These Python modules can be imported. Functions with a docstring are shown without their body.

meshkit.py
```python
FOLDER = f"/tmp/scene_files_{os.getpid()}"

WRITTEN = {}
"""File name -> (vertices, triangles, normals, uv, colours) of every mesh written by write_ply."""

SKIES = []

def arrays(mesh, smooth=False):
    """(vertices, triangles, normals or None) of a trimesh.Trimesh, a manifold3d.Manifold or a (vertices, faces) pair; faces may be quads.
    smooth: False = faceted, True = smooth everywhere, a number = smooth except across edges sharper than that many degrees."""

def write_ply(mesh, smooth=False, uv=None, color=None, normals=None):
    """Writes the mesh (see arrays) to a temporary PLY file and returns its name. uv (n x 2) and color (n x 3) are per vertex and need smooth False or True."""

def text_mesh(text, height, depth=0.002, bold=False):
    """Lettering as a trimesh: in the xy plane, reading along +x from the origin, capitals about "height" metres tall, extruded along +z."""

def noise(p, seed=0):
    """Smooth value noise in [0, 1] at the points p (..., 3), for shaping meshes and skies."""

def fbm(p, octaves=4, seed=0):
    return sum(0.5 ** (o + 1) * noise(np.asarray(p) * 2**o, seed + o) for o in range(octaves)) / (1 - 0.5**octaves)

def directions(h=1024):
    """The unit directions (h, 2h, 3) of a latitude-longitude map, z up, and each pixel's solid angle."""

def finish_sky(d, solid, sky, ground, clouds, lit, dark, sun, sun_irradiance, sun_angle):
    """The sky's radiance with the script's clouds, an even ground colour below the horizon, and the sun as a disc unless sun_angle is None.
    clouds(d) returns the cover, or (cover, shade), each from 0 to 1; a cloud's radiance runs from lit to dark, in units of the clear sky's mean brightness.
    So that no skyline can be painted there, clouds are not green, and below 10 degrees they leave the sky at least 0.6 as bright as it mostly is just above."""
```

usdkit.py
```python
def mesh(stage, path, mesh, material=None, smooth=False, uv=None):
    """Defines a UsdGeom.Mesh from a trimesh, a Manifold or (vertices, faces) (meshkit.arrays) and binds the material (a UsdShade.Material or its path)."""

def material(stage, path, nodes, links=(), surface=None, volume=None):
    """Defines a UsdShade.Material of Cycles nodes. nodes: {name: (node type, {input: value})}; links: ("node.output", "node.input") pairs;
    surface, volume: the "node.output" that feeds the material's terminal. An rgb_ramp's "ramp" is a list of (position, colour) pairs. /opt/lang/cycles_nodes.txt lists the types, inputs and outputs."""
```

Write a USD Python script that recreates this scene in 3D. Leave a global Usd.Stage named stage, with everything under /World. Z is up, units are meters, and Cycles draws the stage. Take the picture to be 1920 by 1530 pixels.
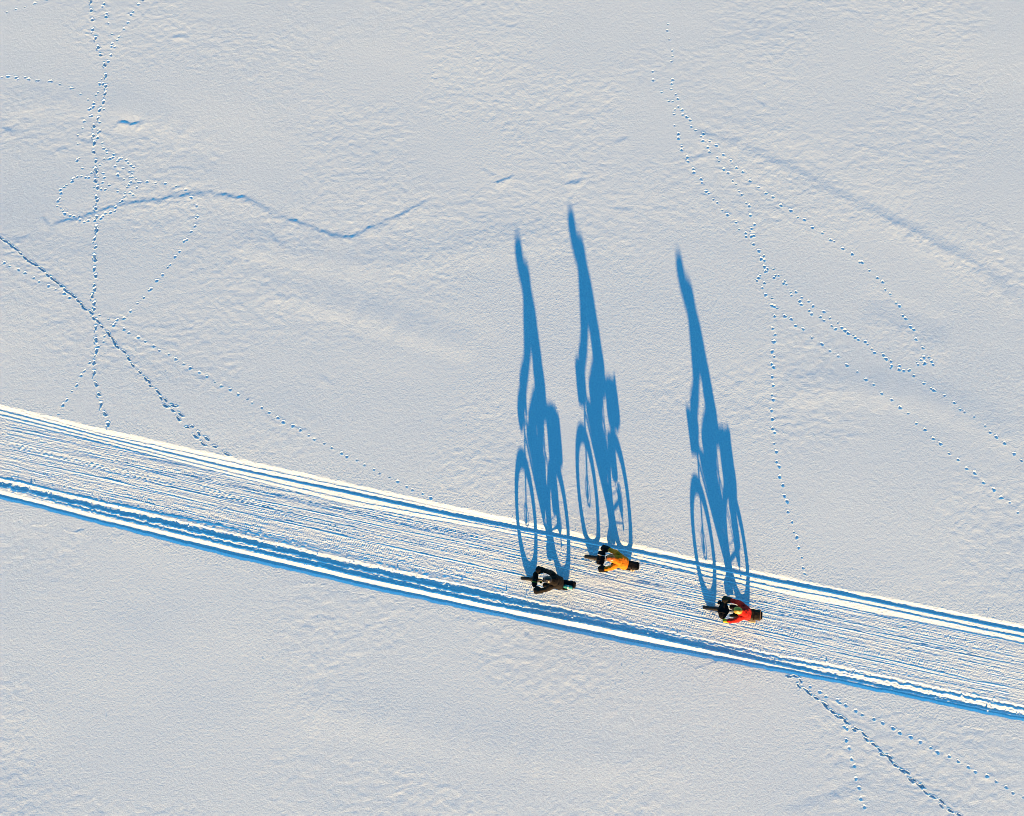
import math, numpy as np, trimesh, manifold3d as m3, usdkit, meshkit
from scipy.ndimage import map_coordinates, gaussian_filter1d, gaussian_filter
from scipy.spatial import cKDTree
from pxr import Usd, UsdGeom, UsdLux, UsdShade, Gf, Sdf, Vt

stage = Usd.Stage.CreateInMemory()
UsdGeom.SetStageUpAxis(stage, UsdGeom.Tokens.z)
UsdGeom.SetStageMetersPerUnit(stage, 1.0)
world = UsdGeom.Xform.Define(stage, '/World'); stage.SetDefaultPrim(world.GetPrim())
UsdGeom.Scope.Define(stage, '/World/Looks')

# ------------------------------------------------------------------ camera, sky, sun, exposure
CAM_H, TILT, FPX = 28.5, math.radians(12.5), 1507.0     # drone height, tilt from straight down, focal length in photo pixels
EXPOSURE = 1.85
SUN_ELEV = math.radians(8.1)
SHADOW_AZ = math.radians(-4.3)                          # shadows run to the north, a little west
SUN_INT, SUN_COL = 1.25, (1.0, 0.595, 0.245)
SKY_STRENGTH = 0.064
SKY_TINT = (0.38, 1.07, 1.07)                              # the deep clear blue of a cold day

cam = UsdGeom.Camera.Define(stage, '/World/camera')
cam.CreateFocalLengthAttr(30.0)
cam.CreateHorizontalApertureAttr(30.0 * 1920 / FPX)
cam.CreateVerticalApertureAttr(30.0 * 1530 / FPX)
cam.CreateClippingRangeAttr(Gf.Vec2f(0.1, 5000))
cam.CreateExposureAttr(EXPOSURE)
cam.AddTranslateOp().Set(Gf.Vec3d(0, 0, CAM_H))
cam.AddRotateXOp().Set(math.degrees(TILT))

sun_dir = np.array([-math.sin(SHADOW_AZ) * math.cos(SUN_ELEV), -math.cos(SHADOW_AZ) * math.cos(SUN_ELEV), math.sin(SUN_ELEV)])
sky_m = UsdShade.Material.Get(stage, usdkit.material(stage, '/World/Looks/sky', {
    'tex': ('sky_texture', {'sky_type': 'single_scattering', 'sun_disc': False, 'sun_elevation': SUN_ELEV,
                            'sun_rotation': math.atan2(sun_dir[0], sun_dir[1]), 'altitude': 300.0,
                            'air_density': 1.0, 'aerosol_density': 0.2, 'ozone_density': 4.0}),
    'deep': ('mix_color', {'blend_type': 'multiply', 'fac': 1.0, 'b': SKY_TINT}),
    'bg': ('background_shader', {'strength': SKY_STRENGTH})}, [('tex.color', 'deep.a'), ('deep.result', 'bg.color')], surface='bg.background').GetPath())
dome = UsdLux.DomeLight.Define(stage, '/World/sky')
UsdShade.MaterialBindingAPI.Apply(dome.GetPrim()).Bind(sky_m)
dome.GetPrim().SetCustomDataByKey('kind', 'structure')
sun = UsdLux.DistantLight.Define(stage, '/World/sun')
sun.CreateNormalizeAttr(True); sun.CreateIntensityAttr(SUN_INT); sun.CreateAngleAttr(0.5); sun.CreateColorAttr(Gf.Vec3f(*SUN_COL))
zax = Gf.Vec3d(*map(float, sun_dir)); xax = Gf.Cross(Gf.Vec3d(0, 0, 1), zax).GetNormalized(); yax = Gf.Cross(zax, xax)
sun.AddTransformOp().Set(Gf.Matrix4d(xax[0], xax[1], xax[2], 0, yax[0], yax[1], yax[2], 0, zax[0], zax[1], zax[2], 0, 0, 0, 0, 1))

# ------------------------------------------------------------------ helpers
LK = '/World/Looks/'
used = {}
def numbered(parent, name):
    k = (parent, name); n = used.get(k, 0); used[k] = n + 1
    return f'{parent}/{name}' + (f'_{n:03d}' if n else '')
def meta(prim, label=None, category=None, group=None, kind=None):
    for k, v in (('label', label), ('category', category), ('group', group), ('kind', kind)):
        if v: prim.SetCustomDataByKey(k, v)
    return prim
def thing(name, label, cat, loc, rotz, group=None, roll=0.0):
    x = UsdGeom.Xform.Define(stage, numbered('/World', name))
    x.AddTranslateOp().Set(Gf.Vec3d(*map(float, loc))); x.AddRotateZOp().Set(math.degrees(rotz))
    if roll: x.AddRotateXOp().Set(roll)
    return meta(x.GetPrim(), label, cat, group)
def part(parent, name, mesh, mat, smooth=40, label=None):
    p = usdkit.mesh(stage, numbered(str(parent.GetPath()), name), mesh, M[mat], smooth=smooth).GetPrim()
    return meta(p, label)
def raw_mesh(path, v, f, n, mat):
    m = UsdGeom.Mesh.Define(stage, path)
    m.CreatePointsAttr(Vt.Vec3fArray.FromNumpy(np.ascontiguousarray(v, np.float32)))
    m.CreateFaceVertexCountsAttr(Vt.IntArray.FromNumpy(np.full(len(f), f.shape[1], np.int32)))
    m.CreateFaceVertexIndicesAttr(Vt.IntArray.FromNumpy(np.ascontiguousarray(f, np.int32).ravel()))
    m.CreateSubdivisionSchemeAttr('none')
    m.CreateNormalsAttr(Vt.Vec3fArray.FromNumpy(np.ascontiguousarray(n, np.float32))); m.SetNormalsInterpolation('vertex')
    UsdShade.MaterialBindingAPI.Apply(m.GetPrim()).Bind(M[mat])
    return m.GetPrim()

M = {}
def mat_plain(name, col, rough=0.6, metal=0.0, var=0.0, scale=30.0, bump=0.0, bscale=60.0, spec=0.5):
    nodes = {'p': ('principled_bsdf', {'base_color': col, 'roughness': rough, 'metallic': metal, 'specular_ior_level': spec})}
    links = []
    if var or bump:
        nodes['tc'] = ('texture_coordinate', {})
    if var:
        nodes['n'] = ('noise_texture', {'scale': scale, 'detail': 4.0, 'roughness': 0.6})
        c = np.array(col)
        nodes['r'] = ('rgb_ramp', {'ramp': [(0.3, tuple(c * (1 - var))), (0.7, tuple(np.minimum(c * (1 + var), 1)))]})
        links += [('tc.object', 'n.vector'), ('n.fac', 'r.fac'), ('r.color', 'p.base_color')]
    if bump:
        nodes['bn'] = ('noise_texture', {'scale': bscale, 'detail': 3.0})
        nodes['b'] = ('bump', {'strength': 0.6, 'distance': bump})
        links += [('tc.object', 'bn.vector'), ('bn.fac', 'b.height'), ('b.normal', 'p.normal')]
    M[name] = usdkit.material(stage, LK + name, nodes, links, surface='p.BSDF')
def mat_snow(name, col, s1, d1, s2, d2, grain=0.15):
    nodes = {'g': ('geometry', {}),
             'n1': ('noise_texture', {'scale': s1, 'detail': 3.0, 'roughness': 0.6}),
             'n2': ('noise_texture', {'scale': s2, 'detail': 2.0, 'roughness': 0.6}),
             'b1': ('bump', {'strength': 1.0, 'distance': d1}),
             'b2': ('bump', {'strength': 1.0, 'distance': d2}),
             'n3': ('noise_texture', {'scale': 21.0, 'detail': 3.0, 'roughness': 0.75}),
             'gr': ('rgb_ramp', {'ramp': [(0.32, tuple(np.array(col) * (1 - grain))), (0.5, col), (0.68, tuple(np.minimum(np.array(col) * (1 + 0.6 * grain), 0.985)))]}),
             'p': ('principled_bsdf', {'base_color': col, 'roughness': 0.55, 'specular_ior_level': 0.25})}
    links = [('g.position', 'n3.vector'), ('n3.fac', 'gr.fac'), ('gr.color', 'p.base_color'), ('g.position', 'n1.vector'), ('g.position', 'n2.vector'), ('n1.fac', 'b1.height'), ('n2.fac', 'b2.height'),
             ('b1.normal', 'b2.normal'), ('b2.normal', 'p.normal')]
    M[name] = usdkit.material(stage, LK + name, nodes, links, surface='p.BSDF')
SNOW = (0.71, 0.86, 0.95)
mat_snow("field_snow", SNOW, 10.0, 0.006, 27.0, 0.0055)
mat_snow('trail_snow', SNOW, 14.0, 0.012, 45.0, 0.006)
mat_plain('rubber', (0.012, 0.0105, 0.0095), 0.85, var=0.5, scale=25, bump=0.004)
mat_plain('black_alloy', (0.02, 0.02, 0.021), 0.35, metal=0.6)
mat_plain('steel', (0.45, 0.45, 0.46), 0.3, metal=1.0)
mat_plain('gold_chain', (0.16, 0.14, 0.11), 0.4, metal=0.9)
for k, c in (('frame_grey', (0.06, 0.065, 0.07)), ('frame_blue', (0.03, 0.07, 0.14)), ('frame_black', (0.012, 0.012, 0.013))):
    mat_plain(k, c, 0.3, metal=0.2)
for k, c in (('black_cloth', (0.006, 0.0057, 0.006)), ('charcoal_cloth', (0.0075, 0.006, 0.005)), ('brown_black', (0.03, 0.022, 0.016)),
             ('orange_cloth', (0.46, 0.135, 0.005)), ('red_cloth', (0.42, 0.012, 0.008)), ('dark_red_cloth', (0.22, 0.02, 0.02)), ('olive_cloth', (0.04, 0.028, 0.013)),
             ('yellow_cloth', (0.42, 0.36, 0.015)), ('teal_cloth', (0.03, 0.21, 0.21)), ('cream_cloth', (0.42, 0.33, 0.19)),
             ('tan_cloth', (0.3, 0.19, 0.1)), ('lime_cloth', (0.3, 0.33, 0.04)), ('pale_grey_cloth', (0.55, 0.55, 0.56)), ('bag_black', (0.007, 0.007, 0.008)), ('bag_olive', (0.022, 0.018, 0.011))):
    mat_plain(k, c, 0.85, var=0.25, scale=14, bump=0.012, bscale=22, spec=0.12)
mat_plain('helmet_black', (0.016, 0.012, 0.009), 0.32)
mat_plain('helmet_tan', (0.30, 0.20, 0.11), 0.45)
mat_plain('helmet_lime', (0.34, 0.225, 0.015), 0.4)
mat_plain('helmet_orange', (0.42, 0.09, 0.005), 0.4)
mat_plain('skin', (0.50, 0.27, 0.19), 0.5, var=0.1)
mat_plain('eye_white', (0.75, 0.73, 0.7), 0.2)
mat_plain('lens', (0.02, 0.02, 0.025), 0.08)
mat_plain('hair', (0.05, 0.03, 0.02), 0.6, var=0.3)
mat_plain('reflector', (0.45, 0.01, 0.01), 0.2)

def Gpt(px, py, z=0.0):
    """Ground (or height z) point seen at a place of the photograph."""
    px, py = np.asarray(px, float), np.asarray(py, float)
    c, s = math.cos(TILT), math.sin(TILT)
    dx = (px - 960) / FPX; dy = -(py - 765) / FPX
    d = np.stack([dx, s + dy * c, -c + dy * s], -1)
    k = (CAM_H - z) / -d[..., 2]
    return np.stack([d[..., 0] * k, d[..., 1] * k], -1)

# trail axes: s along the trail to the east, u across it to the north
O = Gpt(960, 1052)
a0, a1 = Gpt(0, 847), Gpt(1920, 1258)
ES = (a1 - a0) / np.linalg.norm(a1 - a0); EU = np.array([-ES[1], ES[0]])
def to_su(p):
    q = np.asarray(p) - O
    return q @ ES, q @ EU
def to_xy(s, u):
    return O[0] + s * ES[0] + u * EU[0], O[1] + s * ES[1] + u * EU[1]
def pix_su(pts):
    pts = np.asarray(pts, float)
    s, u = to_su(Gpt(pts[:, 0], pts[:, 1]))
    return np.stack([s, u], 1)

# ------------------------------------------------------------------ noise
_lat = {}
def vnoise(x, y, seed=0):
    """Smooth noise in [-1, 1]."""
    L = _lat.setdefault(seed, np.random.default_rng(1000 + seed).uniform(-1, 1, (257, 257)))
    i, j = np.floor(x).astype(np.int64), np.floor(y).astype(np.int64)
    fx, fy = x - i, y - j
    fx = fx * fx * fx * (fx * (fx * 6 - 15) + 10); fy = fy * fy * fy * (fy * (fy * 6 - 15) + 10)
    i0, j0, i1, j1 = i % 257, j % 257, (i + 1) % 257, (j + 1) % 257
    return (L[i0, j0] * (1 - fx) * (1 - fy) + L[i1, j0] * fx * (1 - fy) + L[i0, j1] * (1 - fx) * fy + L[i1, j1] * fx * fy)
def sstep(a, b, x):
    t = np.clip((x - a) / (b - a), 0, 1); return t * t * (3 - 2 * t)

# ------------------------------------------------------------------ snow field relief
# wind-cut edges in the crust: lines (photo places), height, run-out of the step, run-up on the sunny side
EDGES = [
    ([(95, 428), (118, 418), (150, 411), (176, 402), (200, 393), (240, 384), (270, 381), (300, 377), (330, 371), (360, 366), (385, 363), (400, 363), (412, 367), (430, 371), (450, 373), (470, 376), (486, 387), (500, 396), (525, 407), (545, 416), (560, 421), (590, 432), (610, 440), (640, 447), (660, 447), (675, 439), (692, 431), (715, 422), (745, 409), (762, 400), (778, 392), (792, 384), (806, 373)], 0.0165, 0.11, 0.8),
    ([(216, 227), (228, 232), (240, 235), (255, 233), (270, 227)], 0.022, 0.10, 0.45),
    ([(0, 241), (14, 245), (26, 249), (36, 253)], 0.017, 0.10, 0.6),
    ([(78, 410), (86, 419), (94, 426)], 0.012, 0.08, 0.4),
    ([(20, 455), (40, 451), (62, 443)], 0.008, 0.14, 0.6),
    ([(515, 553), (530, 558), (548, 561)], 0.011, 0.10, 0.5),
    ([(497, 432), (510, 440), (512, 456), (540, 462)], 0.006, 0.12, 0.4),
    ([(900, 316), (915, 324), (927, 331)], 0.010, 0.07, 0.3),
    ([(926, 346), (934, 342), (944, 340), (958, 334), (966, 331)], 0.016, 0.09, 0.35),
    ([(1056, 347), (1070, 345), (1084, 342), (1097, 336)], 0.016, 0.09, 0.4),
    ([(1590, 287), (1600, 278), (1612, 273), (1640, 282), (1668, 300)], 0.008, 0.09, 0.4),
    ([(1418, 192), (1428, 196), (1436, 202)], 0.012, 0.10, 0.35),
    ([(1490, 245), (1462, 240), (1425, 234)], 0.005, 0.12, 0.5),
    ([(1300, 247), (1325, 256), (1350, 264), (1380, 270), (1400, 272)], 0.012, 0.22, 0.7),
    ([(1280, 305), (1310, 296), (1345, 290)], 0.009, 0.14, 0.4),
    ([(1610, 600), (1660, 610), (1720, 640), (1790, 660)], 0.016, 0.9, 1.6),
    ([(140, 262), (160, 268), (178, 272)], 0.009, 0.16, 0.4), ([(105, 285), (116, 284), (126, 281)], 0.010, 0.18, 0.4),
    ([(1190, 395), (1160, 392), (1146, 396)], 0.007, 0.10, 0.4), ([(1150, 272), (1165, 266), (1180, 258)], 0.010, 0.12, 0.4),
    ([(40, 300), (30, 296), (20, 292)], 0.006, 0.12, 0.4), ([(320, 72), (335, 70), (352, 68)], 0.010, 0.10, 0.35),
    ([(600, 705), (612, 716), (620, 724)], 0.007, 0.14, 0.4), ([(1585, 820), (1592, 819), (1601, 820)], 0.007, 0.10, 0.35),
    ([(1385, 280), (1480, 322), (1560, 366), (1640, 402), (1720, 438), (1800, 484), (1860, 528), (1920, 584)], 0.0155, 0.40, 1.6),
    ([(1640, 404), (1700, 430), (1760, 462), (1800, 490)], 0.010, 0.16, 0.8),
    ([(1300, 1258), (1330, 1246), (1350, 1242)], 0.006, 0.08, 0.3),
    ([(140, 1000), (150, 996), (160, 994)], 0.007, 0.07, 0.3), ([(212, 1008), (232, 1002)], 0.007, 0.07, 0.3), ([(305, 1023), (318, 1024)], 0.007, 0.07, 0.3),
    ([(1470, 1530), (1540, 1512), (1600, 1490), (1650, 1470)], 0.008, 0.3, 0.6),
]
# soft sunlit swells
SWELLS = [([(1460, 745), (1560, 726), (1660, 738), (1740, 752), (1820, 785), (1920, 838)], 0.016, 0.55, 1.2),
          ([(480, 545), (540, 556), (620, 575), (700, 596), (780, 628), (900, 660)], 0.016, 0.6, 1.1),
          ([(0, 200), (120, 190), (260, 205), (360, 260)], 0.012, 0.9, 1.2),
          ([(430, 450), (560, 480), (720, 500), (900, 470), (1050, 440)], 0.014, 0.8, 1.2),
          ([(560, 1330), (760, 1360), (1000, 1420), (1300, 1440)], 0.012, 1.0, 1.4)]
def edge_field(s, u, pts, A, w, run, jit, seed, soft=False):
    q = pix_su(pts)
    # dense polyline
    t = np.r_[0, np.cumsum(np.linalg.norm(np.diff(q, axis=0), axis=1))]
    tt = np.linspace(0, t[-1], max(8, int(t[-1] / 0.03)))
    line = np.c_[np.interp(tt, t, q[:, 0]), np.interp(tt, t, q[:, 1])]
    if len(line) > 20: line = gaussian_filter1d(line, min(6.0, len(line) / 8), axis=0, mode='nearest')
    line[:, 1] += jit * vnoise(tt * 6.0, tt * 0 + seed, 40 + seed % 7) + 0.5 * jit * vnoise(tt * 15.0, tt * 0 + 3, 41)
    lo, hi = line.min(0) - run * 2.2, line.max(0) + run * 2.2
    sel = (s > lo[0]) & (s < hi[0]) & (u > lo[1]) & (u < hi[1])
    out = np.zeros_like(s)
    if not sel.any(): return out
    P = np.c_[s[sel], u[sel]]
    d, i = cKDTree(line).query(P)
    tan = gaussian_filter1d(np.gradient(line, axis=0), 10 if (soft or w > 0.2) else 2, axis=0, mode='nearest'); tan /= np.linalg.norm(tan, axis=1, keepdims=True) + 1e-9
    nrm = np.c_[-tan[:, 1], tan[:, 0]]; nrm[nrm[:, 1] < 0] *= -1
    side = np.einsum('ij,ij->i', P - line[i], nrm[i])
    endfade = np.minimum(tt, tt[-1] - tt) / min(0.14 * tt[-1], 0.6)
    env = np.clip(endfade, 0, 1)[i] * np.clip(0.75 + 0.30 * vnoise(tt[i] * 3.1, tt[i] * 0 + seed, 44) + (0 if soft else 0.35 * vnoise(P[:, 0] / 0.11, P[:, 1] / 0.09, 45)), 0.1, 1.2)
    # beyond the ends use true distance so that the step fades
    off = np.sqrt(np.maximum(d * d - side * side, 0))
    env = env * np.exp(-(off / 0.15) ** 2)
    south = sstep(-run, 0, side) ** 1.5
    north = 1 - sstep(0, w, side)
    if soft: h = A * np.where(side < 0, sstep(-run, 0, side), 1 - sstep(0, run * 1.3, side))
    else:
        # climbs from the south, drops at the line, then a shallow moat that fills again
        h = A * (np.where(side < 0, 0.62 * south, 0.62 * north) - 0.38 * sstep(0, w, side) * (1 - sstep(w, run, side)))
    out[sel] = h * env
    return out
def relief(s, u, fine=True):
    """Snow surface away from the trail, in metres."""
    h = 0.014 * vnoise(s / 7.0 + 3.1, u / 5.0 + 1.7, 1) + 0.0045 * vnoise(s / 2.9 + 8.1, u / 2.1 + 4.7, 2)
    h = h + 0.0009 * vnoise(s / 1.25 + 0.3 * u, u / 0.8 + 9.2, 3)
    for k, (p, A, w, run) in enumerate(EDGES):
        h = h + edge_field(s, u, p, 0.92 * A, 1.15 * w, run, 0.045 if A > 0.0105 and w < 0.2 else 0.01, k)
    for k, (p, A, w, run) in enumerate(SWELLS):
        h = h + edge_field(s, u, p, 0.75 * A, 0.7 * w, 0.7 * run, 0.0, 50 + k, True)
    if fine:
        # wind ripples in patches, stronger in the upper part of the picture
        patch = sstep(-0.15, 0.65, vnoise(s / 3.6 + 5.5, u / 2.6 + 2.2, 4) + 0.45 * sstep(6, 15, u) + 0.2 * vnoise(s / 1.1, u / 1.0, 5))
        wx, wy = s + 0.12 * vnoise(s / 0.5, u / 0.5, 6), u + 0.10 * vnoise(s / 0.45 + 7, u / 0.4 + 3, 7)
        h = h + (0.0002 + 0.0021 * patch) * (vnoise(wx / 0.22 + 0.4 * wy, wy / 0.125, 8) + 0.7 * vnoise(wx / 0.15, wy / 0.085 + 11, 9))
        h = h + 0.0003 * vnoise(s / 0.6 + 0.8 * u, u / 0.28, 10) + (0.0006 + 0.0010 * patch) * vnoise(s / 0.12, u / 0.10, 11)
    return h
def edge_fade(s, u):
    return sstep(0, 2.0, s - S0) * sstep(0, 2.0, S1 - s) * sstep(0, 1.0, u - UB) * sstep(0, 2.0, UT - u)

corners = Gpt([0, 1920, 0, 1920], [0, 0, 1530, 1530])
cs, cu = to_su(corners)
STEP = 0.055
S0 = math.floor((cs.min() - 1.6) / 0.1) * 0.1; S1 = math.ceil((cs.max() + 1.6) / 0.1) * 0.1
UB, UT = math.floor((cu.min() - 1.2) / 0.1) * 0.1, math.ceil((cu.max() + 1.2) / 0.1) * 0.1

# ------------------------------------------------------------------ trail cross-sections read at eight places
COLX = [0, 190, 430, 670, 900, 1190, 1460, 1560, 1820]
COLY = [740, 790, 840, 890, 940, 1010, 1070, 1070, 1140]
Z = 1530 / 220.0
SOUTH = [[1350, 1290, 1250, 1200, 1197, 1195, 1125, 1085, 1084, 1050],
         [1330, 1275, 1235, 1215, 1172, 1160, 1090, 1050, 1049, 1010],
         [1410, 1335, 1290, 1275, 1225, 1205, 1120, 1095, 1040, 1015],
         [1440, 1380, 1325, 1324, 1250, 1240, 1170, 1125, 1085, 1080],
         [1440, 1380, 1325, 1324, 1270, 1255, 1150, 1130, 1090, 1088],
         [1380, 1310, 1240, 1239, 1152, 1148, 1125, 1110, 1080, 1078],
         [1310, 1255, 1235, 1234, 1170, 1155, 1115, 1090, 1088, 1086],
         [1440, 1390, 1388, 1387, 1335, 1278, 1245, 1212, 1210, 1208],
         [1330, 1280, 1279, 1278, 1235, 1186, 1145, 1120, 1118, 1116]]
NORTH = [  # D3 bottom, D3 top, D2 bottom, D2 top, M bottom, M top, P bottom, P top, bank top
         [302, 290, 265, 240, 208, 185, 152, 150, 120],
         [290, 265, 245, 232, 205, 185, 166, 152, 85],
         [355, 345, 315, 300, 262, 232, 182, 165, 110],
         [425, 415, 355, 340, 275, 228, 195, 178, 125],
         [350, 340, 302, 285, 275, 212, 196, 190, 130],
         [270, 245, 220, 208, 180, 128, 101, 100, 65],
         [297, 283, 230, 203, 155, 95, 80, 79, 60],
         [447, 437, 352, 335, 297, 242, 225, 224, 200],
         [325, 300, 250, 220, 180, 125, 100, 99, 75]]
def curves(table):
    """u of every edge along s, as (s nodes, u nodes) -> function; the photo columns are vertical, so each node has its own s."""
    out = []
    for k in range(len(table[0])):
        p = pix_su([(x, y + row[k] / Z) for x, y, row in zip(COLX, COLY, table)])
        out.append((p[:, 0], p[:, 1]))
    return out
CS, CN = curves(SOUTH), curves(NORTH)
def ucurve(c, s):
    sn, un = c
    g0, g1 = (un[1] - un[0]) / (sn[1] - sn[0]), (un[-1] - un[-3]) / (sn[-1] - sn[-3])
    return np.interp(s, np.r_[sn[0] - 5, sn, sn[-1] + 5], np.r_[un[0] - 5 * g0, un, un[-1] + 5 * g1])
# lines pressed into the trail (photo places), depth and half width
LINES = [([(0, 852), (190, 895), (430, 955), (670, 1010), (900, 1061), (990, 1080), (1190, 1131), (1460, 1189), (1820, 1273), (1920, 1293)], 0.012, 0.024),
         ([(430, 925), (670, 977), (900, 1024), (1190, 1097), (1460, 1153), (1560, 1173), (1820, 1229), (1920, 1248)], 0.012, 0.022),
         ([(0, 838), (190, 880.6), (430, 939), (670, 998)], 0.009, 0.018),
         ([(0, 782), (190, 826), (430, 890), (670, 950), (800, 982)], 0.008, 0.016),
         ([(1000, 1040), (1190, 1080), (1460, 1140), (1820, 1213), (1920, 1232)], 0.008, 0.016),
         ([(0, 815), (190, 858), (430, 925)], 0.009, 0.02),
         ([(0, 865), (190, 921), (430, 981), (670, 1035), (900, 1089), (980, 1106)], 0.009, 0.018),
         ([(1190, 1138), (1290, 1157), (1460, 1199), (1820, 1278), (1920, 1298)], 0.009, 0.02),
         ([(1300, 1182), (1460, 1217), (1820, 1289), (1920, 1308)], 0.008, 0.014),
         ([(0, 796), (190, 838), (430, 882), (670, 930), (900, 990)], 0.008, 0.016),
         ([(670, 963), (900, 1015), (1190, 1086)], 0.007, 0.015),
         ([(1190, 1066), (1460, 1118), (1820, 1190), (1920, 1210)], 0.007, 0.015)]
rng = np.random.default_rng(7)
for k in range(58):
    f = rng.uniform(0.05, 0.98); x0 = rng.uniform(-100, 1500); x1 = x0 + rng.uniform(250, 900); dslope = rng.uniform(-0.012, 0.012)
    ym = lambda x: 785 + 0.2125 * x + f * 92
    LINES.append(([(x0, ym(x0)), (x1, ym(x1) + dslope * (x1 - x0))], rng.uniform(0.005, 0.011), rng.uniform(0.008, 0.012)))
# bands of track-lug prints: centre line, half width, pitch, depth, skew
LUGS = [([(0, 806), (190, 853), (430, 905), (670, 960), (900, 1008)], 0.085, 0.076, 0.0075, 0.25),
        ([(0, 829), (190, 875), (430, 931), (560, 962)], 0.075, 0.19, 0.009, 0.1),
        ([(0, 845), (190, 889), (430, 962), (670, 1019), (900, 1072), (985, 1090)], 0.08, 0.078, 0.0075, -0.1),
        ([(0, 869), (190, 916), (430, 976), (670, 1030), (900, 1081), (1190, 1148), (1460, 1207)], 0.10, 0.072, 0.0085, 0.12),
        ([(0, 880), (190, 931), (430, 985), (670, 1043), (900, 1096), (1190, 1163), (1460, 1222), (1700, 1273)], 0.07, 0.070, 0.0085, 0.2),
        ([(1190, 1120), (1460, 1183), (1820, 1265), (1920, 1287)], 0.10, 0.080, 0.0075, -0.15),
        ([(900, 1050), (1190, 1108), (1460, 1165), (1820, 1248), (1920, 1270)], 0.09, 0.074, 0.006, 0.2),
        ([(1000, 1020), (1190, 1068), (1460, 1130), (1820, 1205), (1920, 1225)], 0.09, 0.085, 0.0075, 0.3),
        ([(430, 947), (670, 1000), (900, 1040), (1190, 1090)], 0.08, 0.082, 0.007, 0.15),
        ([(0, 790), (190, 832), (430, 880)], 0.05, 0.065, 0.006, 0.3),
        ([(1460, 1212), (1820, 1290), (1920, 1312)], 0.12, 0.060, 0.004, 0.0)]
def pol_u(pts, s):
    q = pix_su(pts)
    return np.interp(s, q[:, 0], q[:, 1]), (s > q[0, 0]) & (s < q[-1, 0]), q

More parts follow.
